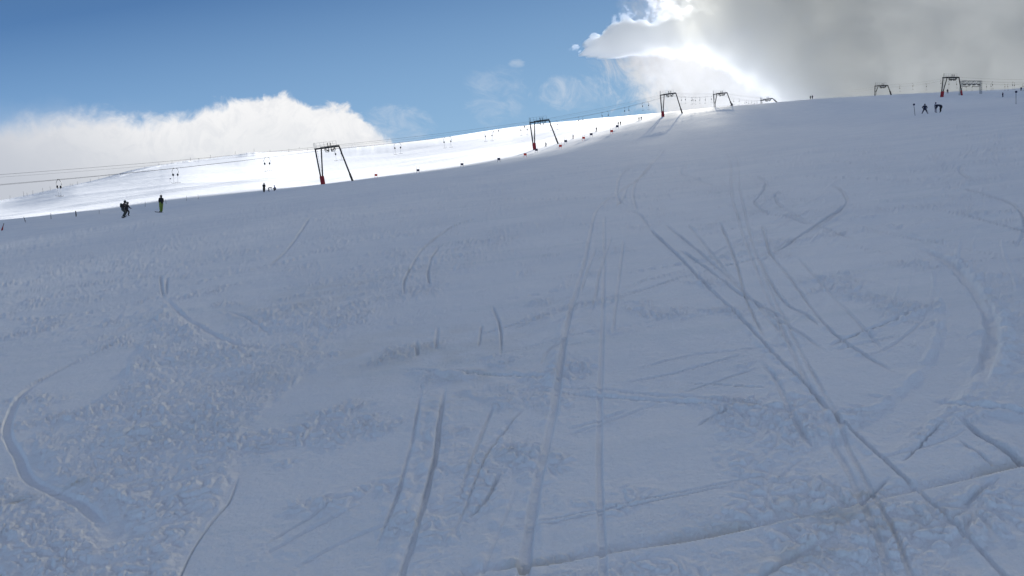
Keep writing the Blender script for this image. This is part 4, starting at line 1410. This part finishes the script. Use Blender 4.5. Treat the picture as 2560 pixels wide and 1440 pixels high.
BASE = {
    'pelvis': (0, 0, .96), 'waist': (0, 0, 1.10), 'chest': (0, .0, 1.33), 'neck': (0, .01, 1.50), 'head': (0, .03, 1.62), 'crown': (0, .02, 1.71),
    'shoulder_l': (-.18, 0, 1.42), 'elbow_l': (-.25, -.03, 1.16), 'wrist_l': (-.24, .06, .94), 'hand_l': (-.23, .10, .86),
    'shoulder_r': (.18, 0, 1.42), 'elbow_r': (.25, -.03, 1.16), 'wrist_r': (.24, .06, .94), 'hand_r': (.23, .10, .86),
    'hip_l': (-.10, 0, .90), 'knee_l': (-.12, .03, .50), 'ankle_l': (-.12, -.02, .12), 'toe_l': (-.13, .16, .06),
    'hip_r': (.10, 0, .90), 'knee_r': (.12, .03, .50), 'ankle_r': (.12, -.02, .12), 'toe_r': (.13, .16, .06),
}
RAD = {'pelvis': .165, 'waist': .15, 'chest': .175, 'neck': .065, 'head': .105, 'crown': .085, 'shoulder': .085, 'elbow': .065, 'wrist': .048,
       'hand': .045, 'hip': .115, 'knee': .085, 'ankle': .07, 'toe': .055}
BONES = [('pelvis', 'waist'), ('waist', 'chest'), ('chest', 'neck'), ('neck', 'head'), ('head', 'crown')]
for _s in 'lr':
    BONES += [('chest', 'shoulder_' + _s), ('shoulder_' + _s, 'elbow_' + _s), ('elbow_' + _s, 'wrist_' + _s), ('wrist_' + _s, 'hand_' + _s),
              ('pelvis', 'hip_' + _s), ('hip_' + _s, 'knee_' + _s), ('knee_' + _s, 'ankle_' + _s), ('ankle_' + _s, 'toe_' + _s)]

POSES = {
    'stand': {},
    'coat': {'elbow_l': (-.23, .02, 1.16), 'wrist_l': (-.15, .10, .98), 'hand_l': (-.10, .12, .94), 'elbow_r': (.23, .02, 1.16), 'wrist_r': (.15, .10, .98), 'hand_r': (.10, .12, .94),
             'knee_l': (-.09, .02, .5), 'ankle_l': (-.08, 0, .12), 'toe_l': (-.09, .16, .06), 'knee_r': (.09, .02, .5), 'ankle_r': (.08, 0, .12), 'toe_r': (.09, .16, .06)},
    'apart': {'pelvis': (0, 0, .86), 'waist': (0, 0, 1.0), 'chest': (0, 0, 1.24), 'neck': (0, 0, 1.41), 'head': (0, .02, 1.53), 'crown': (0, .02, 1.62),
              'shoulder_l': (-.20, 0, 1.33), 'shoulder_r': (.20, 0, 1.33), 'elbow_l': (-.40, -.05, 1.12), 'elbow_r': (.40, -.05, 1.12),
              'wrist_l': (-.30, .08, .92), 'wrist_r': (.30, .08, .92), 'hand_l': (-.22, .10, .88), 'hand_r': (.22, .10, .88),
              'hip_l': (-.12, 0, .82), 'hip_r': (.12, 0, .82), 'knee_l': (-.28, .05, .47), 'knee_r': (.28, .05, .47),
              'ankle_l': (-.42, 0, .12), 'ankle_r': (.42, 0, .12), 'toe_l': (-.52, .10, .06), 'toe_r': (.52, .10, .06)},
    'ride': {'pelvis': (0, -.10, .80), 'waist': (0, -.06, .95), 'chest': (0, .03, 1.18), 'neck': (0, .08, 1.34), 'head': (0, .12, 1.46), 'crown': (0, .12, 1.55),
             'shoulder_l': (-.18, .03, 1.27), 'shoulder_r': (.18, .03, 1.27), 'elbow_l': (-.30, .08, 1.04), 'elbow_r': (.30, .08, 1.04),
             'wrist_l': (-.30, .26, .92), 'wrist_r': (.30, .26, .92), 'hand_l': (-.30, .34, .92), 'hand_r': (.30, .34, .92),
             'hip_l': (-.12, -.08, .76), 'hip_r': (.12, -.08, .76), 'knee_l': (-.20, .16, .48), 'knee_r': (.20, .16, .48),
             'ankle_l': (-.24, -.02, .14), 'ankle_r': (.24, -.02, .14), 'toe_l': (-.26, .16, .08), 'toe_r': (.26, .16, .08)},
    'wave': {'elbow_r': (.34, .06, 1.30), 'wrist_r': (.40, .16, 1.52), 'hand_r': (.41, .18, 1.62)},
    'bend': {'pelvis': (0, -.18, .88), 'waist': (0, -.08, .98), 'chest': (0, .22, 1.08), 'neck': (0, .40, 1.06), 'head': (0, .50, 1.02), 'crown': (0, .56, .98),
             'shoulder_l': (-.18, .32, 1.08), 'shoulder_r': (.18, .32, 1.08), 'elbow_l': (-.20, .42, .84), 'elbow_r': (.20, .42, .84),
             'wrist_l': (-.16, .52, .64), 'wrist_r': (.16, .52, .64), 'hand_l': (-.14, .55, .56), 'hand_r': (.14, .55, .56),
             'hip_l': (-.11, -.18, .82), 'hip_r': (.11, -.18, .82), 'knee_l': (-.14, -.02, .46), 'knee_r': (.14, -.10, .46),
             'ankle_l': (-.16, -.06, .12), 'ankle_r': (.16, -.16, .12), 'toe_l': (-.17, .12, .06), 'toe_r': (.17, .02, .06)},
    'crouch': {'pelvis': (0, -.22, .38), 'waist': (0, -.16, .54), 'chest': (0, .0, .76), 'neck': (0, .06, .92), 'head': (0, .10, 1.03), 'crown': (0, .10, 1.12),
               'shoulder_l': (-.18, .02, .85), 'shoulder_r': (.18, .02, .85), 'elbow_l': (-.26, .14, .62), 'elbow_r': (.26, .14, .62),
               'wrist_l': (-.18, .32, .50), 'wrist_r': (.18, .32, .50), 'hand_l': (-.14, .38, .46), 'hand_r': (.14, .38, .46),
               'hip_l': (-.12, -.18, .36), 'hip_r': (.12, -.18, .36), 'knee_l': (-.20, .22, .50), 'knee_r': (.20, .22, .50),
               'ankle_l': (-.18, .02, .12), 'ankle_r': (.18, .02, .12), 'toe_l': (-.19, .20, .06), 'toe_r': (.19, .20, .06)},
    'sit': {'pelvis': (0, -.20, .16), 'waist': (0, -.22, .30), 'chest': (0, -.20, .52), 'neck': (0, -.14, .68), 'head': (0, -.10, .80), 'crown': (0, -.10, .88),
            'shoulder_l': (-.18, -.18, .61), 'shoulder_r': (.18, -.18, .61), 'elbow_l': (-.27, -.16, .38), 'elbow_r': (.27, -.16, .38),
            'wrist_l': (-.28, .0, .22), 'wrist_r': (.28, .0, .22), 'hand_l': (-.28, .06, .18), 'hand_r': (.28, .06, .18),
            'hip_l': (-.12, -.12, .15), 'hip_r': (.12, -.12, .15), 'knee_l': (-.16, .28, .34), 'knee_r': (.16, .28, .34),
            'ankle_l': (-.16, .60, .10), 'ankle_r': (.16, .60, .10), 'toe_l': (-.18, .70, .18), 'toe_r': (.18, .70, .18)},
    'ski': {'pelvis': (0, -.06, .90), 'waist': (0, -.03, 1.04), 'chest': (0, .05, 1.27), 'neck': (0, .09, 1.43), 'head': (0, .12, 1.55), 'crown': (0, .12, 1.64),
            'shoulder_l': (-.18, .05, 1.36), 'shoulder_r': (.18, .05, 1.36), 'elbow_l': (-.30, .08, 1.14), 'elbow_r': (.30, .08, 1.14),
            'wrist_l': (-.32, .26, 1.04), 'wrist_r': (.32, .26, 1.04), 'hand_l': (-.32, .32, 1.04), 'hand_r': (.32, .32, 1.04),
            'hip_l': (-.11, -.04, .84), 'hip_r': (.11, -.04, .84), 'knee_l': (-.16, .10, .48), 'knee_r': (.16, .10, .48),
            'ankle_l': (-.18, -.02, .14), 'ankle_r': (.18, -.02, .14), 'toe_l': (-.18, .16, .09), 'toe_r': (.18, .16, .09)},
}
POSES['wave'] = dict(POSES['ride'], **{'elbow_r': (.34, .12, 1.22), 'wrist_r': (.38, .20, 1.44), 'hand_r': (.39, .20, 1.54)})
body_cache = {}


def body_mesh(pose, bulk, long_coat):
    key = (pose, bulk, long_coat)
    if key in body_cache:
        return body_cache[key]
    J = dict(BASE)
    J.update(POSES[pose])
    names = ['pelvis'] + [n_ for n_ in J if n_ != 'pelvis']
    # gloved fingers: a thumb and four short fingers from each hand
    me = bpy.data.meshes.new("person_body")
    verts = [Vector(J[n_]) for n_ in names]
    edges = [(names.index(a), names.index(b)) for a, b in BONES]
    rad = [RAD[n_.split('_')[0]] for n_ in names]
    for s_ in 'lr':
        h = Vector(J['hand_' + s_])
        d = (h - Vector(J['wrist_' + s_])).normalized()
        side = d.cross(Vector((0, 0, 1)) if abs(d.z) < .9 else Vector((0, 1, 0))).normalized()
        for k, (o_, ln) in enumerate(((-.030, .06), (-.010, .075), (.010, .07), (.030, .055))):
            verts.append(h + side * o_ + d * ln)
            rad.append(.013)
            edges.append((names.index('hand_' + s_), len(verts) - 1))
        verts.append(h + side * .06 + d * .02)
        rad.append(.014)
        edges.append((names.index('hand_' + s_), len(verts) - 1))
    me.from_pydata([tuple(v_) for v_ in verts], edges, [])
    o = bpy.data.objects.new("tmp_body", me)
    COL.objects.link(o)
    md = o.modifiers.new("skin", 'SKIN')
    md.use_smooth_shade = True
    if not me.skin_vertices:
        me.skin_vertices.new()
    for i, sv in enumerate(me.skin_vertices[0].data):
        r_ = rad[i]
        if i < len(names):
            nm = names[i].split('_')[0]
            if nm in ('pelvis', 'waist', 'chest', 'shoulder', 'elbow', 'hip', 'knee'):
                r_ *= bulk
            if long_coat and nm in ('hip', 'pelvis', 'knee'):
                r_ *= 1.15
        sv.radius = (r_, r_ * (.82 if i < len(names) and names[i] in ('pelvis', 'waist', 'chest') else 1))
        sv.use_root = (i == 0)
    sb = o.modifiers.new("sub", 'SUBSURF')
    sb.levels = 1
    sb.render_levels = 1
    dg = bpy.context.evaluated_depsgraph_get()
    ev = o.evaluated_get(dg)
    out = bpy.data.meshes.new_from_object(ev)
    out.name = "person_body"
    bpy.data.objects.remove(o)
    # which bone does each face belong to
    co = np.zeros(len(out.polygons) * 3)
    out.polygons.foreach_get("center", co)
    co = co.reshape(-1, 3)
    best = np.full(len(co), 1e9)
    who = np.zeros(len(co), int)
    for bi, (a, b) in enumerate(BONES):
        A, B = np.array(J[a]), np.array(J[b])
        e = B - A
        t = np.clip(((co - A) @ e) / (e @ e), 0, 1)
        d = np.linalg.norm(co - A - t[:, None] * e, axis=1) / (RAD[a.split('_')[0]] + RAD[b.split('_')[0]])
        k = d < best
        best[k] = d[k]
        who[k] = bi
    # slots: 0 jacket 1 trousers 2 boots/gloves 3 face
    idx = np.zeros(len(co), np.int32)
    hd = np.array(J['head'])
    for bi, (a, b) in enumerate(BONES):
        k = who == bi
        na, nb = a.split('_')[0], b.split('_')[0]
        if nb in ('hip', 'knee', 'ankle'):
            idx[k] = 1
        if nb in ('toe', 'hand'):
            idx[k] = 2
        if nb in ('head', 'crown'):
            idx[k] = np.where((co[k][:, 1] > hd[1] + .03) & (co[k][:, 2] < hd[2] + .05), 3, 2)
        if long_coat and nb in ('hip', 'knee'):
            idx[k] = 0
    out.polygons.foreach_set("material_index", idx)
    out.polygons.foreach_set("use_smooth", np.ones(len(co), bool))
    body_cache[key] = (out, J)
    return body_cache[key]


def row_of(x, y):
    return 720 - (gz(x, y) - EYE) / y * F


def stand_at(px, py, Yg, spread=.45):
    """spot on the snow seen at a photo pixel, near a known distance"""
    best = None
    for i in range(161):
        f_ = (i - 80) / 80
        Y = Yg * (1 + spread * f_ * abs(f_) ** .3)
        x = (px - 1280) / F * Y
        e = abs(row_of(x, Y) - py) + abs(f_) * 1.2
        if best is None or e < best[0]:
            best = (e, x, Y)
    return Vector((best[1], best[2], gz(best[1], best[2])))


def person(px, py, Y, pose, face, label, jacket, trousers=None, hat=None, gear=None, scale=1.0, bulk=1.25, coat=False, group=None, spread=.45, pack=False):
    loc = stand_at(px, py, Y, spread)
    mesh, J = body_mesh(pose, bulk, coat)
    root = empty('person', loc, label, 'person', group)
    root.rotation_euler = (0, 0, R(face))
    root.scale = (scale,) * 3
    me = mesh.copy()
    for m_ in (jacket, trousers or jacket, C_BLACK, M_SKIN):
        me.materials.append(m_)
    b = bpy.data.objects.new("body", me)
    COL.objects.link(b)
    b.parent = root
    lift = .05 if gear else 0
    b.location.z = lift
    hd, cr = Vector(J['head']), Vector(J['crown'])
    up = (cr - hd).normalized()
    m = MB()
    m.ball(hd + up * .055 + Vector((0, 0, lift)), .125, (1, 1.05, .95), 12)
    m.ball(hd + up * .19 + Vector((0, 0, lift)), .035, n=6)
    m.build('hat', hat or C_BLACK, root, True)
    if pack:
        ch = Vector(J['chest'])
        MB().box(ch + Vector((0, -.24, lift - .05)), (.30, .18, .42), bev=.05).build('backpack', C_GREYG, root, True)
    if gear == 'board':
        z = .02
        m = MB()
        pts = [(-.74, 0), (-.60, .13), (-.3, .12), (0, .11), (.3, .12), (.60, .13), (.74, 0), (.60, -.13), (.3, -.12), (0, -.11), (-.3, -.12), (-.60, -.13)]
        vs0 = [m.bm.verts.new((x, y, z + (.06 if abs(x) > .7 else 0))) for x, y in pts]
        vs1 = [m.bm.verts.new((x, y, z + .02 + (.06 if abs(x) > .7 else 0))) for x, y in pts]
        m.bm.faces.new(list(reversed(vs0)))
        m.bm.faces.new(vs1)
        for i in range(len(pts)):
            j = (i + 1) % len(pts)
            m.bm.faces.new((vs0[i], vs0[j], vs1[j], vs1[i]))
        m.build('snowboard', M_BOARD, root)
    if gear == 'ski':
        for s in 'lr':
            a = Vector(J['ankle_' + s])
            m = MB()
            m.bar((a.x, a.y - .75, .03), (a.x, a.y + .80, .03), .09, .025)
            m.bar((a.x, a.y + .79, .03), (a.x, a.y + .95, .12), .08, .02)
            m.build('ski', M_SKI, root)
            h = Vector(J['hand_' + s])
            m = MB()
            m.tube(h + Vector((0, 0, lift + .08)), (h.x * 1.15, h.y - .35, .05), .012, n=5)
            m.disc((h.x * 1.14, h.y - .32, .12), (0, 0, 1), .05, .01, 8)
            m.build('ski_pole', M_POLE_W, root)
    return root


person(309, 545, 78, 'ride', -70, 'person gliding on a snowboard in brown jacket, grey-green trousers and backpack, head bowed', C_BROWN, C_GREYG, C_GREYG, 'board', 1.0, 1.2, pack=True)
person(317, 541, 79, 'wave', -100, 'person on a snowboard with one hand raised, close behind the brown-jacketed rider', C_BLACK, C_BLACK, C_BLACK, 'board', .95, 1.1)
person(403, 532, 85, 'coat', 60, 'person standing in lime trousers and long black jacket', C_BLACK, C_LIME, C_BLACK, 'board', 1.0, 1.3)
person(660, 481, 128, 'coat', 20, 'person standing upright in a long black coat beside two crouching people', C_BLACK, C_BLACK, C_BLACK, None, 1.05, 1.35, coat=True, spread=.15)
person(673, 478, 128, 'bend', -75, 'person in black bending over between the coated person and the blue jacket', C_BLACK, C_NAVY, C_BLACK, None, .78, 1.1, spread=.15)
person(687, 477, 128, 'crouch', 110, 'person crouching in a blue jacket near the edge of the shade', C_BLUE, C_BLACK, C_BLUE, None, .95, 1.25, spread=.15)
person(2312, 285, 140, 'apart', 175, 'person in dark clothes standing with legs wide apart and hands at the waist', C_NAVY, C_NAVY, C_BLACK, None, 1.02, 1.3, spread=.2)
person(2339, 282, 141, 'stand', 200, 'small person in a plum hat and pale patterned suit, held by a bending adult', C_PALE, C_PALE, C_PLUM, None, .98, .95, spread=.2)
person(2350, 281, 141, 'bend', 85, 'adult in black bending low towards the small person in the plum hat', C_NAVY, C_BLACK, C_BLACK, None, 1.12, 1.35, spread=.2)
person(2026, 247, 345, 'stand', 10, 'left one of two small figures standing together on the crest under the grey cloud', C_BLACK, scale=1.0, spread=.12)
person(2031, 247, 345, 'stand', -20, 'right one of two small figures standing together on the crest under the grey cloud', C_NAVY, scale=1.05, spread=.12)
person(2369, 232, 262, 'ski', 150, 'dark skier between the feet of the tower with two red pads', C_NAVY, C_BLACK, None, 'ski', 1.0, 1.4, spread=.1)
person(2507, 243, 200, 'stand', 15, 'lone person in dark plum clothes left of the right-hand ball-topped marker', C_PLUM, C_NAVY, None, None, .8, 1.3, spread=.2)
person(2553, 227, 245, 'ski', -30, 'person in navy near the right edge of the photo, high on the slope', C_NAVY, C_NAVY, None, 'ski', .8, 1.4, spread=.2)
person(1365, 367, 222, 'ski', 120, 'skier between the legs of the second tower, standing beside its shadow', C_BLACK, C_BLACK, None, 'ski', .78, 1.35, spread=.1)
person(1433, 348, 235, 'ski', 110, 'skier in dark jacket and reddish trousers above the racing gates', C_BLACK, C_RED, None, 'ski', .85, 1.3, spread=.12)
person(1491, 330, 245, 'ski', 160, 'slim skier in black, the highest single figure beside the gates', C_BLACK, C_BLACK, None, 'ski', .9, 1.1, spread=.12)
person(1545.5, 314, 262, 'stand', 10, 'left one of a pair riding the lift just above the top racing gates', C_BLACK, C_BROWN, None, 'ski', .8, 1.2, spread=.1)
person(1551.5, 313, 262, 'stand', -5, 'right one of a pair riding the lift just above the top racing gates', C_BROWN, C_BLACK, None, 'ski', .8, 1.2, spread=.1)
person(1597.5, 301, 275, 'stand', 5, 'left one of the upper pair riding the lift, below the third tower', C_BLACK, C_BLACK, None, 'ski', .78, 1.2, spread=.1)
person(1603, 300, 275, 'stand', 0, 'right one of the upper pair riding the lift, below the third tower', C_NAVY, C_BLACK, None, 'ski', .82, 1.2, spread=.1)
person(1233, 327, 505, 'stand', 0, 'left one of two navy figures on the sunlit skyline left of the second tower', C_NAVY, scale=1.0, spread=.1)
person(1246, 325, 505, 'stand', 0, 'right one of two navy figures on the sunlit skyline left of the second tower', C_NAVY, scale=1.2, spread=.1)
person(1311.5, 317, 505, 'crouch', 0, 'small figure on the skyline just left of the second tower', C_NAVY, scale=1.5, spread=.1)
person(1830, 265, 318, 'sit', 90, 'small figure sitting in the snow right of the fourth tower', C_BLACK, scale=1.2, spread=.08)


# ------------------------------------------------------------------ racing gates
def gate(px, py, Y, red, label, leanx=0.0, narrow=False):
    loc = stand_at(px, py, Y, .15)
    s = loc.y / 205.0
    root = empty('racing_gate', loc, label, 'racing gate', 'slalom gates in a line up the slope')
    w = .34 * s
    for x in (-w, w):
        hh = 1.9 if not narrow or x < 0 else 1.0
        MB().tube((x, 0, -.15), (x + leanx, 0, hh * s), .03, .022, n=6).build('gate_pole', M_DPOLE if not red else M_ORANGE, root)
    m = MB()
    m.box((leanx * .4, -.03, .82 * s), (w * 2 + .10, .025, .58 * s))
    p_ = m.build('gate_panel', M_ORANGE if red else M_BLUECL, root)
    return root


G = [(940, 445, 182, 1, 'lowest red racing gate, the leftmost of the line'), (1045, 433, 190, 0, 'leftmost blue racing gate, half hidden by the shaded rise'),
     (1155, 418, 196, 0, 'second blue racing gate from the left, at the foot of the sunlit slope'), (1247, 405, 201, 0, 'third blue racing gate from the left, on greyish snow'),
     (1313, 396, 206, 1, 'red racing gate with one tall pole, just below the second tower'), (1341, 382, 212, 0, 'blue racing gate right beside the red foot of the second tower'),
     (1401, 372, 219, 1, 'red racing gate right of the second tower\'s right leg'), (1414, 360, 226, 0, 'blue racing gate just above the red one beside the tower leg'),
     (1459, 352, 233, 1, 'red racing gate in the middle of the upper row, right of the reddish skier'), (1478, 343, 239, 0, 'blue racing gate below the slim black skier'),
     (1529, 335, 246, 1, 'topmost red racing gate'), (1543, 323, 253, 0, 'topmost blue racing gate, under the pair riding the lift')]
for i, (px, py, Y, red, lab) in enumerate(G):
    gate(px, py, Y, red, lab, .0, narrow=(i == 4))


# ------------------------------------------------------------------ ball-topped markers and little flags
def marker(px, py, Y, h, lean, label, r=.17):
    loc = stand_at(px, py, Y, .2)
    root = empty('piste_marker', loc, label, 'piste marker', 'round-topped piste markers')
    MB().tube((0, 0, -.2), (lean, 0, h), .035, n=8).build('pole', M_DPOLE, root, True)
    MB().disc((lean, -.04, h + .05), (0, 1, 0), r, .05, 18).build('disc', M_BLUECL, root)


marker(2288, 289, 122, 1.75, -.22, 'round-topped marker pole leaning left beside the wide-legged person')
marker(2540, 268, 136, 1.75, 0.0, 'upright round-topped marker pole near the right edge')


def little_flag(px, py, Y, label):
    loc = stand_at(px, py, Y, .08)
    root = empty('small_flag', loc, label, 'small flag', 'small dark pennants on the sunlit slope')
    h = 1.5 * max(1, Y / 300)
    MB().tube((0, 0, -.2), (0, 0, h), .022, n=6).build('pole', M_DPOLE, root)
    m = MB()
    a = [m.bm.verts.new(q) for q in ((-.05, -.02, h), (.42, -.02, h - .22), (-.05, -.02, h - .5))]
    b = [m.bm.verts.new(q) for q in ((-.05, .02, h), (.42, .02, h - .22), (-.05, .02, h - .5))]
    m.bm.faces.new(a)
    m.bm.faces.new(list(reversed(b)))
    for i in range(3):
        m.bm.faces.new((a[i], a[(i + 1) % 3], b[(i + 1) % 3], b[i]))
    m.build('pennant', M_BLUECL, root)


little_flag(425, 444, 210, 'small dark pennant standing left of the second pair of tow bars')
little_flag(496, 410, 436, 'small dark pennant on the snow bank along the skyline')
little_flag(748, 378, 530, 'small dark pennant on the skyline left of the nearest tower')
little_flag(880, 371, 550, 'small dark pennant on the skyline right of the nearest tower')


# ------------------------------------------------------------------ posts
WORDS = ['first', 'second', 'third', 'fourth', 'fifth', 'sixth', 'seventh', 'eighth', 'ninth', 'tenth', 'eleventh', 'twelfth', 'thirteenth',
         'fourteenth', 'fifteenth', 'sixteenth', 'seventeenth', 'eighteenth', 'nineteenth', 'twentieth', 'twenty-first', 'twenty-second',
         'twenty-third', 'twenty-fourth', 'twenty-fifth', 'twenty-sixth', 'twenty-seventh']


def post(loc, h, lean, r, label, group):
    """weathered fence post with a capped top and a wire staple"""
    root = empty('fence_post', loc, label, 'fence post', group)
    m = MB()
    n = 8
    q = Vector((lean, 0, h))
    m.tube((0, 0, -.3), q * .97, r, r * .85, n=n)
    m.tube(q * .97, q, r * .85, r * .4, n=n)
    m.build('pole', M_WOOD, root)
    m = MB()
    for t in (.35, .7):
        m.disc(q * t, (lean, 0, h), r * 1.35, .03, 8)
    m.build('wire_clip', M_GALV, root)


bank_posts = [(25, 496, 10, 0), (60, 491, 13, -2), (68, 489, 8, -1), (82, 486, 11, 0), (108, 480, 11, -2), (126, 477, 11, -1), (176, 464, 7, -.5), (181, 462, 5, 0),
              (194, 463, 8, -.4), (226, 454, 8, 0), (247, 447, 7, 0), (273, 441, 8, 0), (301, 432, 5, 0), (308, 431, 4, 0), (328, 428, 6, 0), (362, 422, 6, 0),
              (397, 417, 7, 0), (430, 412, 7, 0), (476, 408, 8, 0), (526, 403, 7, 0), (588, 398, 8, 0), (635, 394, 9, 0), (675, 391, 6, 0), (722, 387, 7, 0), (769, 384, 7, 0)]
for i, (px, py, hp, ln) in enumerate(bank_posts):
    Yb = float(np.interp(px, BANKP, BANKY)) + 1.5
    x = (px - 1280) / F * Yb
    k = Yb / F
    h = max(hp * k, .9)
    post(Vector((x, Yb, gz(x, Yb))), h, ln * k, .045 * Yb / 290, f'{WORDS[i]} thin pole along the snow bank on the skyline, counted from the left', 'thin poles along the snow bank')
near_posts = [(66, 556, 108, 14, -7, .03, 'thin pole leaning left, beside the red pennant at the photo\'s edge'), (128, 548, 106, 16, -1, .03, 'thin upright pole second from the left at the edge of the shade'),
              (191, 541, 106, 14, -2, .07, 'thick short post at the edge of the shade'), (248, 535, 106, 9, 0, .018, 'faint stick between the thick post and the pair of snowboarders'),
              (363, 517, 108, 13, 0, .025, 'thin pole between the pair of snowboarders and the lime-trousered person'), (416, 510, 110, 12, -2, .025, 'thin pole right behind the lime-trousered person'),
              (467, 502, 114, 13, -1, .022, 'left one of the two thin poles right of the lime-trousered person'), (496, 498, 116, 12, -1, .022, 'right one of the two thin poles right of the lime-trousered person')]
for px, py, Y, hp, ln, r, lab in near_posts:
    loc = stand_at(px, py, Y, .2)
    k = loc.y / F
    post(loc, hp * k, ln * k, r, lab, 'poles along the edge of the shade')
# the red pennant at the left edge
loc = stand_at(2, 577, 62, .2)
root = empty('red_pennant', loc, 'half-furled red pennant on a leaning stick, cut by the left edge', 'flag')
MB().tube((0, 0, -.2), (.30, 0, .72), .028, n=8).build('pole', M_BROWN if 'M_BROWN' in globals() else M_RUST, root, True)
m = MB()
pp = [(.02, .02), (.26, .60), (.20, .10), (.12, .0), (.04, -.02)]
a = [m.bm.verts.new((x, -.03, z)) for x, z in pp]
b = [m.bm.verts.new((x, .03, z)) for x, z in pp]
m.bm.faces.new(a)
m.bm.faces.new(list(reversed(b)))
for i in range(len(pp)):
    j = (i + 1) % len(pp)
    m.bm.faces.new((a[i], a[j], b[j], b[i]))
m.build('cloth', M_RED, root)
bpy.context.view_layer.update()
